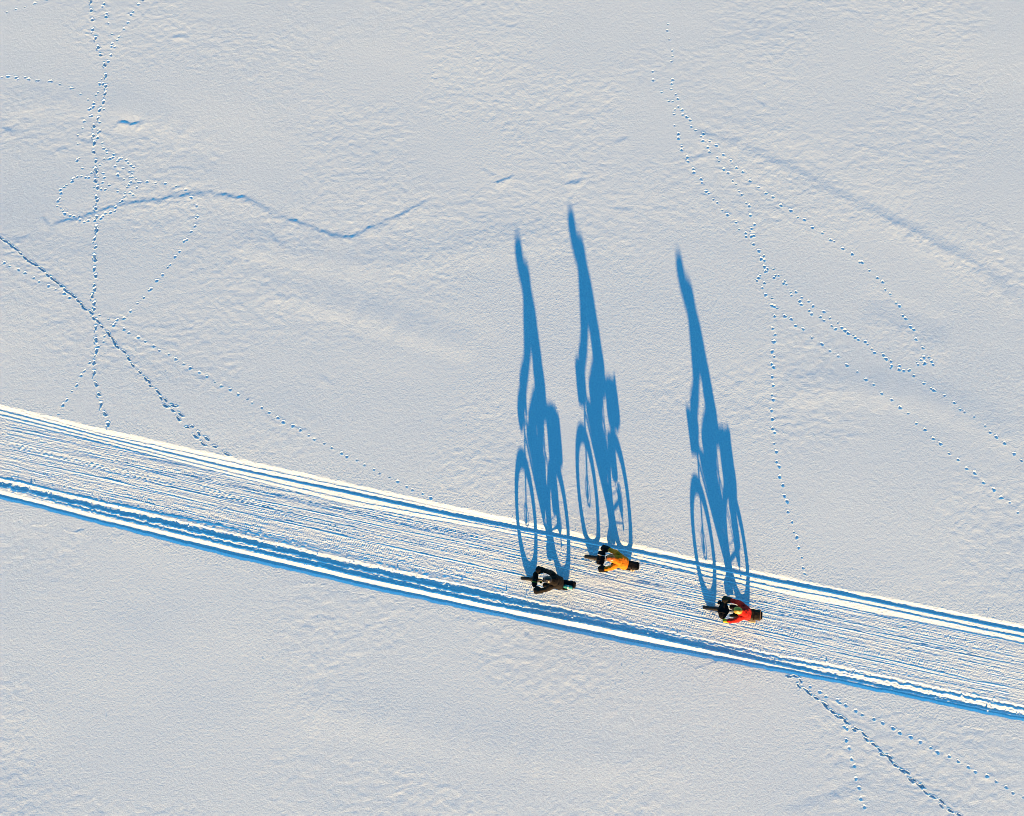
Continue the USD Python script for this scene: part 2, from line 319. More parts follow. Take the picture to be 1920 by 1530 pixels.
TS, TU = 0.026, 0.0112
T_lo = min(c[1].min() for c in CS[:1]) - 0.35
T_hi = max(c[1].max() for c in CN[-1:]) + 0.30
U0 = math.floor(T_lo / STEP) * STEP; U1 = math.ceil(T_hi / STEP) * STEP
us = np.linspace(U0, U1, int(round((U1 - U0) / TU)) + 1)
sv = np.r_[np.arange(-90, S0, 2.0), np.linspace(S0, S1, int(round((S1 - S0) / TS)) + 1), np.arange(S1 + 2, 90.1, 2.0)]
def lift(s): return 0.06 * sstep(S0, S0 + 1.5, s) * sstep(0, 1.5, S1 - s)     # the field north of the trail lies a little higher
TILT_LANE = 0.014      # the packed lane leans a little towards the sun
def trail_profile():
    """Slope of every strip by what the photograph shows (falling to the north = in shade, rising = lit), integrated across."""
    n, m = len(sv), len(us)
    SM = gaussian_filter1d
    j = lambda amp, wl, seed: amp * (vnoise(sv / wl + seed * 3.3, sv * 0 + seed, 60 + seed) + 0.6 * vnoise(sv / (wl * 0.4) + seed, sv * 0, 61 + seed))
    amps = [0.016, 0.003, 0.006, 0.026, 0.034, 0.036, 0.030, 0.018, 0.012, 0.045]
    wls = [0.30, 0.9, 0.5, 0.13, 0.12, 0.14, 0.12, 0.2, 0.3, 0.12]
    E0 = [ucurve(c, sv) for c in CS]; F0 = [ucurve(c, sv) for c in CN]
    E = [SM(e, 12) for e in E0]
    amn = [0.012, 0.010, 0.006, 0.006, 0.004, 0.004, 0.016, 0.012, 0.02]
    F = [SM(f, 12) for f in F0]
    jit = [j(a, w, k) for k, (a, w) in enumerate(zip(amps, wls))] + [j(a, 0.3, 20 + k) for k, a in enumerate(amn)]
    D, B = math.tan(math.radians(10.0)), math.tan(math.radians(15.0))
    slope = np.zeros((n, m))
    U = us[None, :]
    def band(a, b, val, w=0.010):
        a, b = a[:, None], b[:, None]
        return val * np.clip((U - a) / w + 0.5, 0, 1) * np.clip((b - U) / w + 0.5, 0, 1)
    def drop(a, b, k=1.06, lip=0.022):
        # a steep lip whose shadow just covers the floor as far as b
        w = SM(b - a, 20)[:, None]
        return band(a, a + lip, -1.0, 0.008) * np.maximum(w, 0) * k / 6.73 / lip
    slope += drop(E[0] - 0.02, E[1], 1.0, 0.085)
    slope += band(E[1], E[2], B) + band(E[2], E[3], 0.05)
    slope += drop(E[3], E[4]) + band(E[4], E[5], B * 1.2)
    slope += drop(E[5], E[6]) + band(E[6], E[7], B)
    slope += band(E[7], E[8], -0.06) + drop(E[8], E[9], 0.9)
    # the thin dark line that splits the far right ridge
    right = sstep(8.5, 10.0, sv)
    mid = 0.5 * (E[4] + E[5]); slope += band(mid, mid + 0.015, -2.0 * B) * right[:, None]
    slope += band(F[0] - 0.09, F[0], 0.03)
    slope += drop(F[0], F[1], 0.9, 0.014) + band(F[1], F[2], B * 0.7) + drop(F[2], F[3], 1.0, 0.016) + band(F[3], F[4], B * 0.7)
    slope += drop(F[4], F[5]) + band(F[5], F[6], B) + drop(F[6], F[7], 1.0, 0.012) + band(F[7], F[8] - 0.02, B * 0.9, 0.06)
    du = us[1] - us[0]
    fall, climb = -np.minimum(slope, 0).sum(1) * du, np.maximum(slope, 0).sum(1) * du
    k = np.clip(SM((fall + lift(sv) - TILT_LANE * (F[0] - E[9] - 0.2)) / climb, 40), 0.35, 1.1)
    slope = np.where(slope > 0, slope * k[:, None], slope)
    h = np.cumsum(slope, 1) * du
    # close the height difference over the flat middle
    lo, hi = E[9] + 0.1, F[0] - 0.1
    ramp = np.clip((U - lo[:, None]) / (hi - lo)[:, None], 0, 1)
    end = gaussian_filter1d(h[:, -1] - lift(sv), 60)
    h -= end[:, None] * ramp
    h -= (h[:, -1:] - lift(sv)[:, None]) * sstep(F[8][:, None] - 0.25, F[8][:, None] + 0.1, U)
    h[:, 0] = 0
    # ragged edges: shift the finished section sideways by the jitter of the nearest edges
    K = np.array(E + F); Jt = np.array(jit); out = np.empty_like(h)
    for i in range(n):
        k = np.maximum.accumulate(K[:, i] + np.arange(len(K)) * 1e-5)
        dl = np.interp(us, np.r_[us[0], k, us[-1]], np.r_[0, Jt[:, i], 0])
        out[i] = np.interp(us - dl, us, h[i])
    h = out
    return h, E, F
def trail_detail(E, F):
    S, U = np.meshgrid(sv, us, indexing='ij')
    inside = sstep(0, 0.06, U - (E[9])[:, None]) * sstep(0, 0.05, F[1][:, None] - U)
    h = np.zeros_like(S)
    for k, (pts, A, w) in enumerate(LINES):
        uc, ok, q = pol_u(pts, sv)
        uc = uc + 0.012 * vnoise(sv / 0.9, sv * 0 + k, 70) + 0.004 * vnoise(sv / 0.13, sv * 0 + k, 71)
        env = np.clip(np.minimum(sv - q[0, 0], q[-1, 0] - sv) / 0.8, 0, 1) * (0.65 + 0.5 * vnoise(sv / 0.8 + k, sv * 0 + k, 72))
        lo = np.searchsorted(us, uc.min() - 4 * w); hi = np.searchsorted(us, uc.max() + 4 * w)
        d = (us[None, lo:hi] - uc[:, None]) / (0.62 * w)
        h[:, lo:hi] += 1.5 * A * env[:, None] * (-np.exp(-d * d) + 0.45 * np.exp(-(d + 1.7) ** 2))
    for k, (pts, hw, pitch, A, skew) in enumerate(LUGS):
        uc, ok, q = pol_u(pts, sv)
        env = np.clip(np.minimum(sv - q[0, 0], q[-1, 0] - sv) / 0.8, 0, 1) * np.clip(0.75 + 0.55 * vnoise(sv / 0.7 + k, sv * 0 + k, 74), 0, 1.2)
        lo = np.searchsorted(us, uc.min() - hw - .05); hi = np.searchsorted(us, uc.max() + hw + .05)
        uu, ss = us[None, lo:hi] - uc[:, None], S[:, lo:hi]
        win = sstep(0, 0.02, hw - np.abs(uu + 0.012 * vnoise(ss / 0.05, uu / 0.05, 78)))
        ph = (ss + skew * uu + 0.016 * vnoise(ss / 0.25, uu / 0.08 + k, 75)) / pitch
        bar = np.abs((ph % 1.0) - 0.5) * 2
        bar = sstep(0.25, 0.75, bar)
        rows = 0.35 * np.sign(np.sin(uu / hw * 4.7 + k))
        brk = np.clip(0.8 + 0.7 * vnoise(ss / 0.09, uu / 0.05 + 3 * k, 76), 0, 1.3)
        h[:, lo:hi] += 1.25 * A * env[:, None] * win * (brk * bar - 0.55 + 0.12 * rows)
    h += 0.0026 * vnoise(S / 1.3, U / 0.032, 80) + 0.0016 * vnoise(S / 0.35, U / 0.028, 88) + 0.0021 * vnoise(S / 0.08, U / 0.04, 81) * (0.6 + 0.7 * vnoise(S / 0.5, U / 0.2, 82)) + 0.0016 * vnoise(S / 0.036, U / 0.026, 83)
    h *= inside
    # crumbs pushed up along the shaded grooves and the edges of the lane
    south = sstep(E[2][:, None] - 0.02, E[2][:, None], U) * (1 - sstep(E[9][:, None], E[9][:, None] + 0.08, U))
    h += south * (0.010 * np.maximum(vnoise(S / 0.09, U / 0.055, 84), 0) ** 1.6 * (0.6 + 0.6 * vnoise(S / 1.1, U / 0.4, 89)))
    h += south * 0.002 * vnoise(S / 0.4, U / 0.03, 85)
    bank = sstep(F[1][:, None], F[1][:, None] + 0.02, U) * (1 - sstep(F[8][:, None] - 0.02, F[8][:, None] + 0.05, U))
    h += bank * (0.0012 * vnoise(S / 0.3, U / 0.03, 86) + 0.006 * np.maximum(vnoise(S / 0.08, U / 0.05, 87) - 0.2, 0))
    return h
H_tr, Eedges, Fedges = trail_profile()
H_det = trail_detail(Eedges, Fedges)
inner = sstep(S0, S0 + 1.0, sv) * sstep(S1, S1 - 1.0, sv) if False else ((sv >= S0) & (sv <= S1)).astype(float)
TSg, TUg = np.meshgrid(sv, us, indexing='ij')
base_tr = relief(TSg, TUg, fine=False) * edge_fade(TSg, TUg)
edge_fine = (1 - sstep(0.0, 0.25, TUg - U0)) + (1 - sstep(0.0, 0.25, U1 - TUg))
fine_tr = (relief(TSg, TUg, True) - relief(TSg, TUg, False)) * edge_fade(TSg, TUg) * np.clip(edge_fine, 0, 1)
H_trail = H_tr + H_det * inner[:, None] + base_tr + fine_tr
def trail_z(x, y):
    s, u = to_su(np.array([x, y]))
    i, jx = np.interp(s, sv, np.arange(len(sv))), (u - U0) / (us[1] - us[0])
    H = gaussian_filter(H_trail[max(0, int(i) - 30):int(i) + 30, max(0, int(jx) - 30):int(jx) + 30], 2)
    return float(H[min(30, int(i)), min(30, int(jx))])

def grid_normals(H, ds, du):
    gs, gu = np.gradient(H, axis=0) / (np.gradient(ds)[:, None] if np.ndim(ds) else ds), np.gradient(H, axis=1) / du
    n = np.stack([-gs * ES[0] - gu * EU[0], -gs * ES[1] - gu * EU[1], np.ones_like(H)], -1)
    return n / np.linalg.norm(n, axis=-1, keepdims=True)
def grid_faces(n, m, mask=None):
    i, j = np.meshgrid(np.arange(n - 1), np.arange(m - 1), indexing='ij')
    a = i * m + j
    f = np.stack([a, a + m, a + m + 1, a + 1], -1)
    return f[mask] if mask is not None else f.reshape(-1, 4)
def compact(v, f, n):
    k, inv = np.unique(f.ravel(), return_inverse=True)
    return v[k], inv.reshape(f.shape), n[k]

# ------------------------------------------------------------------ animal prints (photo places)
TRACKS = []
def track(label, kind, pts): TRACKS.append((label, kind, pts))
track('line of deep round prints running straight down the left side of the field', 'deep', [(170,2),(171,19),(173,37),(174,55),(179,71),(184,88),(188,103),(196,121),(198,141),(198,161),(197,175),(194,191),(187,206),(184,221),(176,236),(175,254),(177,268),(176,285),(180,302),(179,317),(181,322),(179,339),(183,352),(181,370),(183,376),(180,391),(182,407),(181,425),(182,432),(178,448),(180,464),(178,481),(180,488),(178,505),(181,518),(178,536),(179,543),(174,556),(178,570),(178,580),(181,615),(181.6,638),(182.5,659),(178,681),(178,700),(182,721.5),(187,740),(191,759),(198.5,777),(204,796)])
track('small prints coming in from the top edge to join the straight left line', 'dot', [(268,0),(260,8),(250,22),(246,27),(240,42),(232,54),(223,69),(220,75),(215,88),(208,103),(203,115),(195,7),(192,12),(200,25),(199,31),(203,44),(210,64),(210,82),(209,87)])
track('short line of prints in the top left corner', 'dot', [(13,23),(30,17),(47,13),(65,6),(88,0)])
track('paired prints running in from the left edge towards the straight left line', 'dot', [(3,145),(15,143),(30,145),(33,149),(47,145),(54,148),(68,151),(72,151),(92,152),(96,152),(112,158),(133,165),(137,165),(151,176),(165,187),(176,194),(175,200),(169,204)])
track('scattered prints around the upper part of the straight left line', 'dot', [(190,149),(187,157),(193,157),(184,173),(180,178),(168,218),(172,217),(158,227),(155,240),(146,254),(146,270),(145,300),(148,297),(187,229),(187,246),(184,249),(183,258),(192,268),(195,205),(167,205)])
track('tangle of looping prints right of the straight left line', 'dot', [(194.6,278.4),(200,281.6),(201,287),(213,290),(196,298),(206,297.5),(212,295),(224,298),(229,297.5),(221,302),(237,300.5),(240,305),(246,310),(251,313.5),(188,309.5),(216,312),(231,315.6),(243,322),(248,324.5),(194,325),(221,328),(196,333),(185,332),(248,332),(243,333),(233,337),(245.5,341),(255,337),(260,342),(263.6,342.5),(276,341),(292,343.4),(310.5,344),(330,350),(348,356),(235,362.6),(244,362),(250,365.6),(239,351),(241.6,347),(256.6,352),(221,359),(205,347.5),(193,342),(190,355),(198,355.5),(171.6,324.5)])
track('ring of small prints closing round the straight left line', 'dot', [(180,332),(167,333),(161,333),(153,331),(145,332),(137.6,335),(136,340),(125.5,347.5),(121,351),(114,356),(115,362),(112,373),(109,377),(108,387),(115,390),(119,396),(122,401),(132,405),(139,406),(148.6,407),(151,413),(159,417),(166,414.5),(178,414.5),(190,410),(193,406),(199,400),(208,399),(216,396),(217,389),(225,380),(229,377),(233.6,369),(177,351),(144,302),(155,315.6)])
track('curving line of single prints from the crust edge down to the trail', 'dot', [(359,370.5),(369,386.5),(368,410),(371,406),(366,424.5),(359,434.6),(346,452.5),(351,450),(337.5,472),(329,482),(315,502.5),(320,497),(306,516),(295,527),(284,543),(281,545),(271,559),(259,569.5),(246,584),(234,597.5),(221,600.5),(214.5,611),(217,607),(197.5,631),(196,642),(186,651),(179.7,668),(170,681),(160,696.5),(154,705),(146,723),(136.6,734.6),(127,751),(120,760),(112,777)])
track('heavy diagonal line of long prints from the left edge down to the trail', 'long', [(2,447),(11,453),(19,458),(25,464),(32,468),(40,476),(49,485),(56,491),(63,495),(69,498),(76,504),(82,508),(91,517),(100,524),(108,530),(116,537),(124,545),(132,551),(140,557),(148,565),(155,572),(159,579),(172,587),(177,598),(185,603),(192,613),(204,625),(206,629),(212,635),(216,643),(221,651),(234,660),(242.5,673),(250.6,686),(264,699),(275,711.6),(281,716),(283,724),(298,736),(303,747),(312,751),(312,762),(328,762),(325,770),(340,778),(336,786),(353,802),(361.6,800),(374,813),(368,819),(389,823),(382,833),(404,838),(426,852)])
track('heavy diagonal line of long prints running from the trail to the bottom edge', 'long', [(1481,1269),(1491,1268),(1501,1276),(1497.5,1286),(1512,1294),(1517,1300),(1531,1309),(1547,1320),(1549,1325),(1562,1335),(1571,1344),(1580,1346),(1587,1354),(1602,1369),(1606,1366),(1621,1377),(1624,1386),(1639,1396),(1649.5,1406),(1654,1415),(1666,1418),(1670,1425),(1679,1435),(1692,1446),(1700,1447.5),(1709,1464),(1714,1462.5),(1725,1474),(1731,1474),(1736,1486),(1749,1494),(1766,1502.5),(1765,1511),(1782,1520),(1800,1529)])
track('long even line of small prints slanting from the left edge to the trail', 'dot', [(10,494),(20,500),(37,507),(49,513),(65,522),(75,529),(93,537),(106,544),(122,551),(132,559),(188,592),(205,599),(234,618),(243,625),(261,633),(274,641),(290,650),(300,658),(318,665),(331,674),(346,683.5),(358,691),(375,699),(389,707),(404,717),(416,724.5),(433,731),(448,740),(465,749),(474,756),(492,765),(506,774),(522,784),(532,792),(550,799),(564,807),(580,817),(590,824),(609,832),(623,840),(641,850),(651,857),(670,863),(684,872),(702,881),(712,888),(731,895),(746,903),(763,913),(774,919),(793,926),(808,934)])
track('small prints dropping from the top edge on the right half of the field', 'dot', [(1253,45),(1251,57),(1255,74),(1260,95),(1261,105),(1259,115),(1261,149),(1259.5,157),(1259,167),(1224,134),(1224.5,150),(1240.5,172.5),(1254,189.5),(1261,190),(1267,177),(1271,185),(1272,200),(1279,206),(1265.5,205.5),(1264,214),(1280,215),(1287.5,219),(1294,225)])
track('paired prints on the left branch right of the middle shadow tips', 'dot', [(1264.5,235.5),(1272,251),(1272,259),(1278,274.5),(1278,281),(1289,294.5),(1290,302.5),(1300,317),(1301,323),(1314.5,335.5),(1316,342.5),(1324,359),(1329,362.5),(1337.5,374.5),(1345,380),(1354,394),(1364,403),(1380,417),(1386,430),(1398,437),(1399,444),(1409,443),(1413.5,442),(1412.5,458),(1422.5,470.6),(1432,480),(1427,485.6),(1433,488),(1433,500),(1438.6,504.5),(1435.5,509),(1425,516.6),(1422,521),(1419,526.6),(1433,531),(1429,539.6),(1435,553),(1447,559.5)])
track('long right branch of prints bending down to the small cluster', 'dot', [(1296,237.5),(1304.5,244),(1319,251),(1314.5,256),(1317.5,264),(1330.5,265),(1343,273),(1356,290),(1370,301),(1381,314.5),(1392.5,322.5),(1406,339.5),(1422.5,351),(1436,362.5),(1449,369.5),(1464,385),(1482.5,395),(1496,407),(1508,412),(1523,427),(1542,437),(1557,450),(1564,453),(1580,466),(1598,476),(1612,491.5),(1616,491.5),(1630,507),(1645,521),(1655,528.5),(1660,543),(1669,551),(1680,568),(1686.5,573.5),(1693,592),(1698,597),(1707,613),(1713,617.7),(1717,636),(1730,652.6)])
track('faint paired prints between the two right hand branches', 'dot', [(1327,276),(1330,285),(1345,295),(1348,302.5),(1357,317.5),(1365,324),(1374,339),(1380,345),(1386,359),(1391,365),(1399,381),(1404.5,386),(1407,403.6),(1414.6,421),(1409,429),(1406,433)])
track('crowded prints slanting to the loop and cluster on the right', 'dot', [(1450,505),(1454,517),(1451,521),(1459.5,517),(1471,527),(1469,531),(1474,533),(1482.5,548),(1492,547.6),(1483.6,554),(1503,558),(1499,565),(1502,571),(1516,565),(1524,574),(1517,582.5),(1521,589),(1544.6,584.6),(1556,597),(1538,594.6),(1544.6,601),(1559,611),(1566,617),(1571,605.5),(1578,614.5),(1584,620),(1590,625),(1600,628.5),(1603,633),(1609,637),(1622,641),(1626,645.7),(1634,654.7),(1639,661.6),(1656,666),(1661,673),(1670,677.7),(1671,686),(1669,690),(1686.5,686),(1685,693),(1694,695.5),(1704,694.4),(1718,680),(1720.6,684),(1726,675),(1732,670),(1733.5,681),(1731.5,683),(1741,670),(1746,677.7),(1749,684)])
track('even line of single prints from the big hollow to the right edge', 'dot', [(1447,573),(1452,575),(1457,578),(1471,593),(1483,598.6),(1491,611),(1505.5,617),(1522,634),(1541,645.7),(1556,658),(1571,667.7),(1587.5,685),(1606.6,697.6),(1622.7,712),(1637,721),(1652,738),(1671,750),(1686.5,764.5),(1701.5,775),(1717,794),(1733,806),(1748.5,822.7),(1762,832),(1778,850.7),(1795,862),(1811,878.5),(1826,887),(1842.7,905),(1861.6,917.8),(1876,933),(1892,942),(1907,961)])
track('straight downward line of prints from the big hollow to the trail', 'dot', [(1452,593),(1448,616),(1453,627.5),(1448,640.7),(1451,641),(1447,659),(1451,669),(1446.5,683),(1450,688.6),(1447,707),(1449,722.7),(1447,741),(1449,749.5),(1446,769.8),(1447.6,786),(1447.7,804),(1451.7,811),(1451,832),(1455,847),(1455.4,866),(1460,874.5),(1461,894),(1467,910),(1470,930),(1475,940),(1476.4,960),(1484,979),(1487.5,998),(1493,1007),(1496.7,1026.7),(1502.5,1045),(1504.6,1065),(1507.7,1075)])
track('short line of prints leaving the cluster for the right edge', 'dot', [(1712.6,705),(1731.5,719),(1745,729),(1750,732),(1770,742),(1788,755.5),(1799,768),(1807,773),(1825.6,782),(1845.5,799),(1855.5,811),(1866.6,819.5),(1882,831),(1900,851),(1914,864)])
track('even line of small prints slanting below the trail to the bottom right corner', 'dot', [(1519,1287.5),(1537.5,1297.5),(1549,1306),(1571,1313),(1575,1317.5),(1586,1322.5),(1605,1332.5),(1617,1340),(1639,1348),(1655.5,1356),(1675,1365.5),(1687.5,1374),(1708,1382),(1726,1391),(1745.5,1402),(1758,1410),(1780,1418),(1797,1427.5),(1816,1438),(1829,1447),(1851,1455),(1868,1465.5),(1887,1476),(1899.5,1487),(1919,1494.5)])
track('faint downward line of prints left of the heavy diagonal line below the trail', 'faint', [(1584,1362.5),(1588,1366),(1587,1388),(1592.5,1402),(1597,1423),(1602.5,1436),(1605,1460),(1611,1477),(1614,1497.5),(1621,1513)])

PR = []     # s, u, angle, long radius, short radius, depth, track
rp = np.random.default_rng(11)
for tid, (lab, kind, pts) in enumerate(TRACKS):
    q = pix_su(pts)
    for i in range(len(q)):
        d = q[min(i + 1, len(q) - 1)] - q[max(i - 1, 0)]
        ang = math.atan2(d[1], d[0]) + rp.normal(0, 0.25)
        r = 0.048 * rp.uniform(0.75, 1.3); a = r * rp.uniform(1.0, 1.4); dep = rp.uniform(0.018, 0.036)
        if kind == 'deep': r, a, dep = 0.055 * rp.uniform(0.9, 1.1), 0.085 * rp.uniform(0.85, 1.3), rp.uniform(0.05, 0.075)
        if kind == 'long': r, a, dep = 0.034 * rp.uniform(0.85, 1.2), 0.105 * rp.uniform(0.75, 1.35), rp.uniform(0.05, 0.075); ang = math.atan2(d[1], d[0]) + rp.normal(0.05, 0.10)
        if kind == 'faint': r, a, dep = 0.055, 0.065, rp.uniform(0.012, 0.02)
        PR.append((q[i, 0], q[i, 1], ang, a, r, dep, tid))
        if kind == 'deep' and rp.random() < 0.45: PR.append((q[i, 0] - 0.05 * math.cos(ang), q[i, 1] - 0.09 * math.sin(ang) * np.sign(math.sin(ang)) - 0.03, ang, 0.10, 0.022, 0.018, tid))
PR = np.array(PR)

def print_depth(P, dest):
    tree = cKDTree(P)
    for (ps, pu, ang, a, r, dep, tid) in PR:
        idx = tree.query_ball_point([ps, pu], a * 2.2)
        if not idx: continue
        idx = np.array(idx); dx, dy = P[idx, 0] - ps, P[idx, 1] - pu
        c, s_ = math.cos(ang), math.sin(ang)
        x, y = (dx * c + dy * s_) / a, (-dx * s_ + dy * c) / r
        wob = 0.12 * np.sin(3 * np.arctan2(y, x) + ps * 40) + 0.08 * np.sin(5 * np.arctan2(y, x) + pu * 70)
        rr = np.sqrt(x * x + y * y) * (1 + wob)
        dest[idx] += -dep * (1 - sstep(0.62 if dep > 0.045 else 0.45, 1.05, rr)) + 0.10 * dep * np.exp(-((rr - 1.2) / 0.22) ** 2)
near = ((TUg > (Fedges[7][:, None] - 0.02)) | (TUg < Eedges[0][:, None] + 0.02)) & (TSg > S0) & (TSg < S1)
ep = np.zeros(int(near.sum())); print_depth(np.c_[TSg[near], TUg[near]], ep); H_trail[near] += ep
# ------------------------------------------------------------------ the trail meshes
trail = meta(UsdGeom.Xform.Define(stage, '/World/snow_trail').GetPrim(), 'groomed snow trail of ski grooves and track prints crossing the white field', None, None, 'structure')
tx, ty = to_xy(TSg, TUg)
TV = np.stack([tx, ty, H_trail], -1).reshape(-1, 3); TN = grid_normals(H_trail, sv, us[1] - us[0]).reshape(-1, 3)
uc_cell = 0.5 * (us[1:] + us[:-1])[None, :]
e9c, f1c = 0.5 * (Eedges[9][1:] + Eedges[9][:-1])[:, None], 0.5 * (Fedges[2][1:] + Fedges[2][:-1])[:, None]
for nm, mk, lb in (('groomed_lane', (uc_cell >= e9c) & (uc_cell <= f1c), 'wide lane of crossing track prints between the ski grooves'),
                   ('ski_groove', uc_cell < e9c, 'broad shaded ski grooves and ridge along the lower side of the trail'),
                   ('ski_groove', uc_cell > f1c, 'narrow ski grooves under the sunlit bank along the upper side of the trail')):
    v, f, n = compact(TV, grid_faces(len(sv), len(us), mk), TN)
    meta(raw_mesh(numbered('/World/snow_trail', nm), v, f, n, 'trail_snow'), lb)

# ------------------------------------------------------------------ the snow field with the prints pressed in
field = meta(UsdGeom.Xform.Define(stage, '/World/snow_field').GetPrim(), 'wide white snow field with wind crust and animal tracks', None, None, 'structure')
KF = 3
FIELDS = []
PV, PF, PNm, PT = [], [], [], []
for side, (ua, ub) in enumerate(((UB, U0), (U1, UT))):
    ns, nu = int(round((S1 - S0) / STEP)) + 1, int(round((ub - ua) / STEP)) + 1
    gs, gu = np.linspace(S0, S1, ns), np.linspace(ua, ub, nu)
    ds, du = gs[1] - gs[0], gu[1] - gu[0]
    SS, UU = np.meshgrid(gs, gu, indexing='ij')
    Hf = relief(SS, UU) * edge_fade(SS, UU)
    if side: Hf = Hf + lift(SS) * (1 - sstep(U1, U1 + 15, UU))
    FIELDS.append((gs, gu, Hf))
    owner = np.full((ns - 1, nu - 1), -1)
    for row in PR:
        ps, pu, a, tid = row[0], row[1], row[3], int(row[6])
        R = a * 1.7 + 0.02
        i0, i1 = int((ps - R - S0) / ds), int((ps + R - S0) / ds) + 1
        j0, j1 = int((pu - R - ua) / du), int((pu + R - ua) / du) + 1
        i0, j0 = max(i0, 0), max(j0, 0); i1, j1 = min(i1, ns - 1), min(j1, nu - 1)
        if i0 < i1 and j0 < j1: owner[i0:i1, j0:j1] = tid
    x, y = to_xy(SS, UU)
    V = np.stack([x, y, Hf], -1).reshape(-1, 3); Nn = grid_normals(Hf, ds, du).reshape(-1, 3)
    v, f, n = compact(V, grid_faces(ns, nu, owner < 0), Nn)
    raw_mesh(numbered('/World/snow_field', 'snow_surface'), v, f, n, 'field_snow')
    # refined cells
    ci, cj = np.nonzero(owner >= 0)
    own = owner[ci, cj]
    oi, oj = np.meshgrid(np.arange(KF + 1), np.arange(KF + 1), indexing='ij')
    I = (ci[:, None, None] * KF + oi[None]); J = (cj[:, None, None] * KF + oj[None])
    key = I.astype(np.int64) * 1000003 + J
    uk, inv = np.unique(key.ravel(), return_inverse=True)
    gi, gj = uk // 1000003, uk % 1000003
    Ps = np.c_[S0 + gi * ds / KF, ua + gj * du / KF]
    ci_, cj_ = gi / KF, gj / KF
    h = map_coordinates(Hf, [ci_, cj_], order=3, mode='nearest')
    extra = np.zeros(len(Ps)); print_depth(Ps, extra)
    e = 0.006
    gsx, gux = [], []
    for (da, db) in ((e, 0), (-e, 0), (0, e), (0, -e)):
        b = map_coordinates(Hf, [ci_ + da / ds, cj_ + db / du], order=3, mode='nearest')
        ex = np.zeros(len(Ps)); print_depth(Ps + [da, db], ex); (gsx if da else gux).append(b + ex)
    a_s, a_u = (gsx[0] - gsx[1]) / (2 * e), (gux[0] - gux[1]) / (2 * e)
    nn = np.stack([-a_s * ES[0] - a_u * EU[0], -a_s * ES[1] - a_u * EU[1], np.ones(len(Ps))], -1); nn /= np.linalg.norm(nn, axis=1, keepdims=True)
    px, py = to_xy(Ps[:, 0], Ps[:, 1])
    VV = np.stack([px, py, h + extra], -1)
    idx = inv.reshape(len(ci), KF + 1, KF + 1)
    fq = np.stack([idx[:, :-1, :-1], idx[:, 1:, :-1], idx[:, 1:, 1:], idx[:, :-1, 1:]], -1).reshape(len(ci), -1, 4)
    PV.append(VV); PNm.append(nn); PF.append(fq); PT.append(own)
for tid, (lab, kind, pts) in enumerate(TRACKS):
    vs, fs, ns_ = [], [], []; off = 0
    for side in (0, 1):
        sel = PT[side] == tid
        if not sel.any(): continue
        v, f, n = compact(PV[side], PF[side][sel].reshape(-1, 4), PNm[side])
        vs.append(v); fs.append(f + off); ns_.append(n); off += len(v)
    if vs:
        meta(raw_mesh(numbered('/World/snow_field', 'animal_track'), np.vstack(vs), np.vstack(fs), np.vstack(ns_), 'field_snow'), lab)
# the field beyond the picture, out to the horizon
FAR = 2500.0
quads = []
for (ua, ub) in ((UB, U0), (U1, UT)):
    quads += [(-FAR, ua, S0, ub), (S1, ua, FAR, ub)]
quads += [(-FAR, -FAR, FAR, UB), (-FAR, UT, FAR, FAR), (-FAR, U0, -90, U1), (90, U0, FAR, U1)]
v, f = [], []
for (sa, ua, sb, ub) in quads:
    k = len(v)
    for (s_, u_) in ((sa, ua), (sb, ua), (sb, ub), (sa, ub)):
        x, y = to_xy(s_, u_); v.append((x, y, 0.0))
    f.append((k, k + 1, k + 2, k + 3))
raw_mesh(numbered('/World/snow_field', 'snow_surface'), np.array(v), np.array(f), np.tile([0, 0, 1.0], (len(v), 1)), 'field_snow')

#OBJECTS#
# ------------------------------------------------------------------ solid modelling helpers
def sph(p, r, n=14):
    return m3.Manifold.sphere(float(r), n).translate([float(c) for c in p])
def chain(pts, n=14):
    """pts: (point, radius) along a limb; tapered capsules one after another."""
    out = None
    for (p, r), (q, t) in zip(pts[:-1], pts[1:]):
        h = m3.Manifold.batch_hull([sph(p, r, n), sph(q, t, n)])
        out = h if out is None else out + h
    return out
def blob(pts, n=14):
    return m3.Manifold.batch_hull([sph(p, r, n) for p, r in pts])
def to_tm(m):
    k = m.to_mesh(); return trimesh.Trimesh(np.array(k.vert_properties[:, :3]), np.array(k.tri_verts), process=True)
def soft(m, length=0.03, it=6, fold=0.0, fscale=14.0, seed=0):
    t = to_tm(m.refine_to_length(length))
    trimesh.smoothing.filter_taubin(t, lamb=0.5, nu=0.53, iterations=it)
    if fold:
        p = t.vertices * fscale
        d = meshkit.noise(p + seed, seed) + 0.5 * meshkit.noise(p * 2.1 + 3, seed + 1) - 0.75
        t.vertices = t.vertices + t.vertex_normals * (d * fold)[:, None]
    return t
def tube(p, q, r, n=12, r2=None):
    return m3.Manifold.batch_hull([disc(p, q, r, n, 0), disc(p, q, r if r2 is None else r2, n, 1)])
def disc(p, q, r, n, end):
    p, q = np.array(p, float), np.array(q, float); d = q - p; L = np.linalg.norm(d); d /= L
    a = np.cross(d, [0, 0, 1.0] if abs(d[2]) < 0.9 else [1.0, 0, 0]); a /= np.linalg.norm(a); b = np.cross(d, a)
    base = p if end == 0 else q - d * 0.0004
    th = np.linspace(0, 2 * np.pi, n, endpoint=False)
    ring = [base + r * (np.cos(t) * a + np.sin(t) * b) for t in th]
    return m3.Manifold.hull_points(np.array(ring + [x + d * 0.0004 for x in ring]))
def rbox(lo, hi, r, n=10):
    lo, hi = np.array(lo) + r, np.array(hi) - r
    return blob([((x, y, z), r) for x in (lo[0], hi[0]) for y in (lo[1], hi[1]) for z in (lo[2], hi[2])], n)
